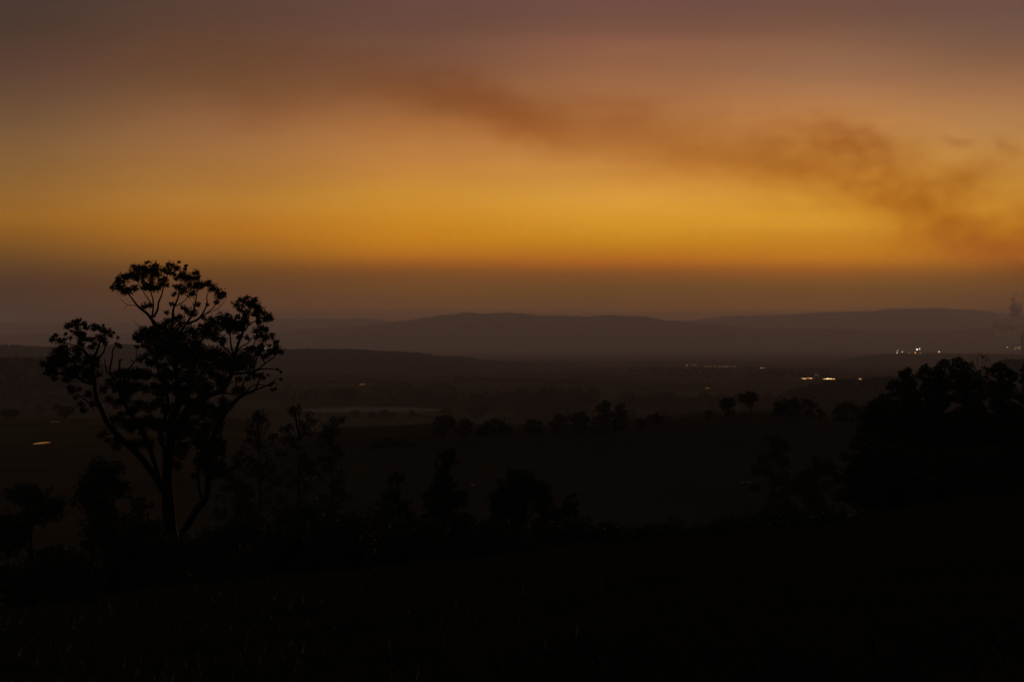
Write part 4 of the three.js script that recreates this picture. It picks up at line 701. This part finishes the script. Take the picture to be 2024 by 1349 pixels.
for (const [i, [x, y, k]] of [[1337, 719.6, 0.25], [1357, 722.6, 0.5], [1363, 719.8, 0.8], [1369, 722, 0.5], [1375, 722.2, 0.4]].entries()) lamp(ORD[i] + ' yellow lamp from the left in the cluster below the broad range', x, y, 0, 2.2, AMBER, k * 0.9, 'yellow lamps in the small cluster on the plain');
for (const [i, x] of [1393, 1399, 1405, 1412, 1421, 1427, 1433, 1438, 1445, 1452].entries()) lamp(ORD[i] + ' dim amber lamp from the left in the long row on the plain', x, 725 + Math.sin(x) * 0.5, 0, 1.7 + 0.8 * Math.abs(Math.sin(x * 1.7)), AMBER, 0.12 + 0.16 * Math.abs(Math.sin(x * 2.9)), 'dim amber lamps in the long row on the plain');
for (const [i, [x, k]] of [[1503.5, 0.36], [1509, 0.42]].entries()) lamp(['left', 'right'][i] + ' dim amber lamp of the pair ending the long row', x, 728, 0, 2.4, AMBER, k * 1.3, 'pair of dim amber lamps at the end of the row');

// ------------------------------------------------------------------ utility pole, troughs, post
{
  const D = 362, s = D / F, top = P(1472.5, 953, D), base = P(1474, 1050, D); base.y = groundAt(base.x, base.z) - 0.2;
  const t = thing('utility_pole', base, 'wooden utility pole with one crossarm standing on the dark ridge face', 'pole'), H = top.y - base.y;
  const b = new Buf(); tube(b, [new THREE.Vector3(0, 0, 0), new THREE.Vector3(0.02, H * 0.5, 0), new THREE.Vector3(-0.05, H, 0)], [0.3, 0.24, 0.17], 10); mesh('pole', b.geometry(), M.timber, t);
  const arm = mesh('crossarm', new THREE.BoxGeometry(2.5, 0.14, 0.12), M.timber, t); arm.position.set(-0.05, H - 0.35, 0.24); arm.rotation.z = 0.05;
  for (const x of [-1.05, -0.55, 0.55, 1.05]) {
    const g = new THREE.LatheGeometry([[0, 0.3], [0.07, 0.28], [0.1, 0.2], [0.06, 0.17], [0.12, 0.1], [0.07, 0.07], [0.06, 0]].map(([a, c]) => new THREE.Vector2(a, c)), 12);
    const q = mesh('insulator', g, M.ceramic, t); q.position.set(-0.05 + x, H - 0.28 + x * 0.05, 0.24);
  }
}
function trough(label, px, row) {
  let D = 150; for (let d = 150; d < 900; d *= 1.004) { const p = P(px, row, d); if (p.y < groundAt(p.x, p.z) + 0.7) { D = d; break; } }
  const c = P(px, row, D), base = new THREE.Vector3(c.x, groundAt(c.x, c.z), c.z), t = thing('water_trough', base, label, 'trough');
  const w = 1.1, d = 0.9, h = Math.max(0.6, c.y - base.y), k = 0.07, g = [[w, h, k, 0, d / 2], [w, h, k, 0, -d / 2], [k, h, d - k, w / 2 - k / 2, 0], [k, h, d - k, -w / 2 + k / 2, 0], [w - 2 * k, 0.1, d - k, 0, 0]].map(([a, e, f, x, z]) => new THREE.BoxGeometry(a, e, f).translate(x, e / 2, z));
  mesh('basin', mergeGeometries(g), M.concrete, t);
  const q = mesh('water', new THREE.PlaneGeometry(w - 2 * k, d - k).rotateX(-Math.PI / 2).translate(0, h - 0.05, 0), M.water, t);
}
trough('tiny gleaming water trough on the slope below the loose trees', 622.5, 942.5);
trough('tiny gleaming water trough beside the shaggy conifer', 934, 957);

// ------------------------------------------------------------------ grass on the near slope
{
  const R = rng(9), b = new Buf();
  for (let k = 0; k < 26; k++) { const a = R() * 6.28, l = 0.16 + 0.2 * R(), x = (R() - 0.5) * 0.22, z = (R() - 0.5) * 0.22, e = 0.35 + 0.5 * R(), w = 0.008; const p0 = b.v(x - Math.sin(a) * w, 0, z + Math.cos(a) * w), p1 = b.v(x + Math.sin(a) * w, 0, z - Math.cos(a) * w), p2 = b.v(x + Math.cos(a) * l * e * 0.4, l * 0.65, z + Math.sin(a) * l * e * 0.4), p3 = b.v(x + Math.cos(a) * l * e, l, z + Math.sin(a) * l * e); b.i.push(p0, p1, p2, p1, p3, p2); }
  const n = 52000, im = new THREE.InstancedMesh(b.geometry(), M.grass, n), m = new THREE.Matrix4(), q = new THREE.Quaternion(), up = new THREE.Vector3(0, 1, 0);
  for (let k = 0; k < n; k++) { const D = 7 + 95 * R() ** 1.5, x = (R() * 2 - 1) * (0.4 * D + 2), z = -D, s = (0.8 + 1.2 * R()) * (1 + 0.8 * fbm(x / 4, z / 4, 6, 2)) * (1 + D / 70); im.setMatrixAt(k, m.compose(new THREE.Vector3(x, groundAt(x, z) - 0.02, z), q.setFromAxisAngle(up, R() * 6.28), new THREE.Vector3(s, s, s))); }
  im.name = 'grass'; im.userData.kind = 'stuff'; im.userData.label = 'dry tussocky grass on the near slope'; scene.add(im);
}

renderer.render(scene, camera);
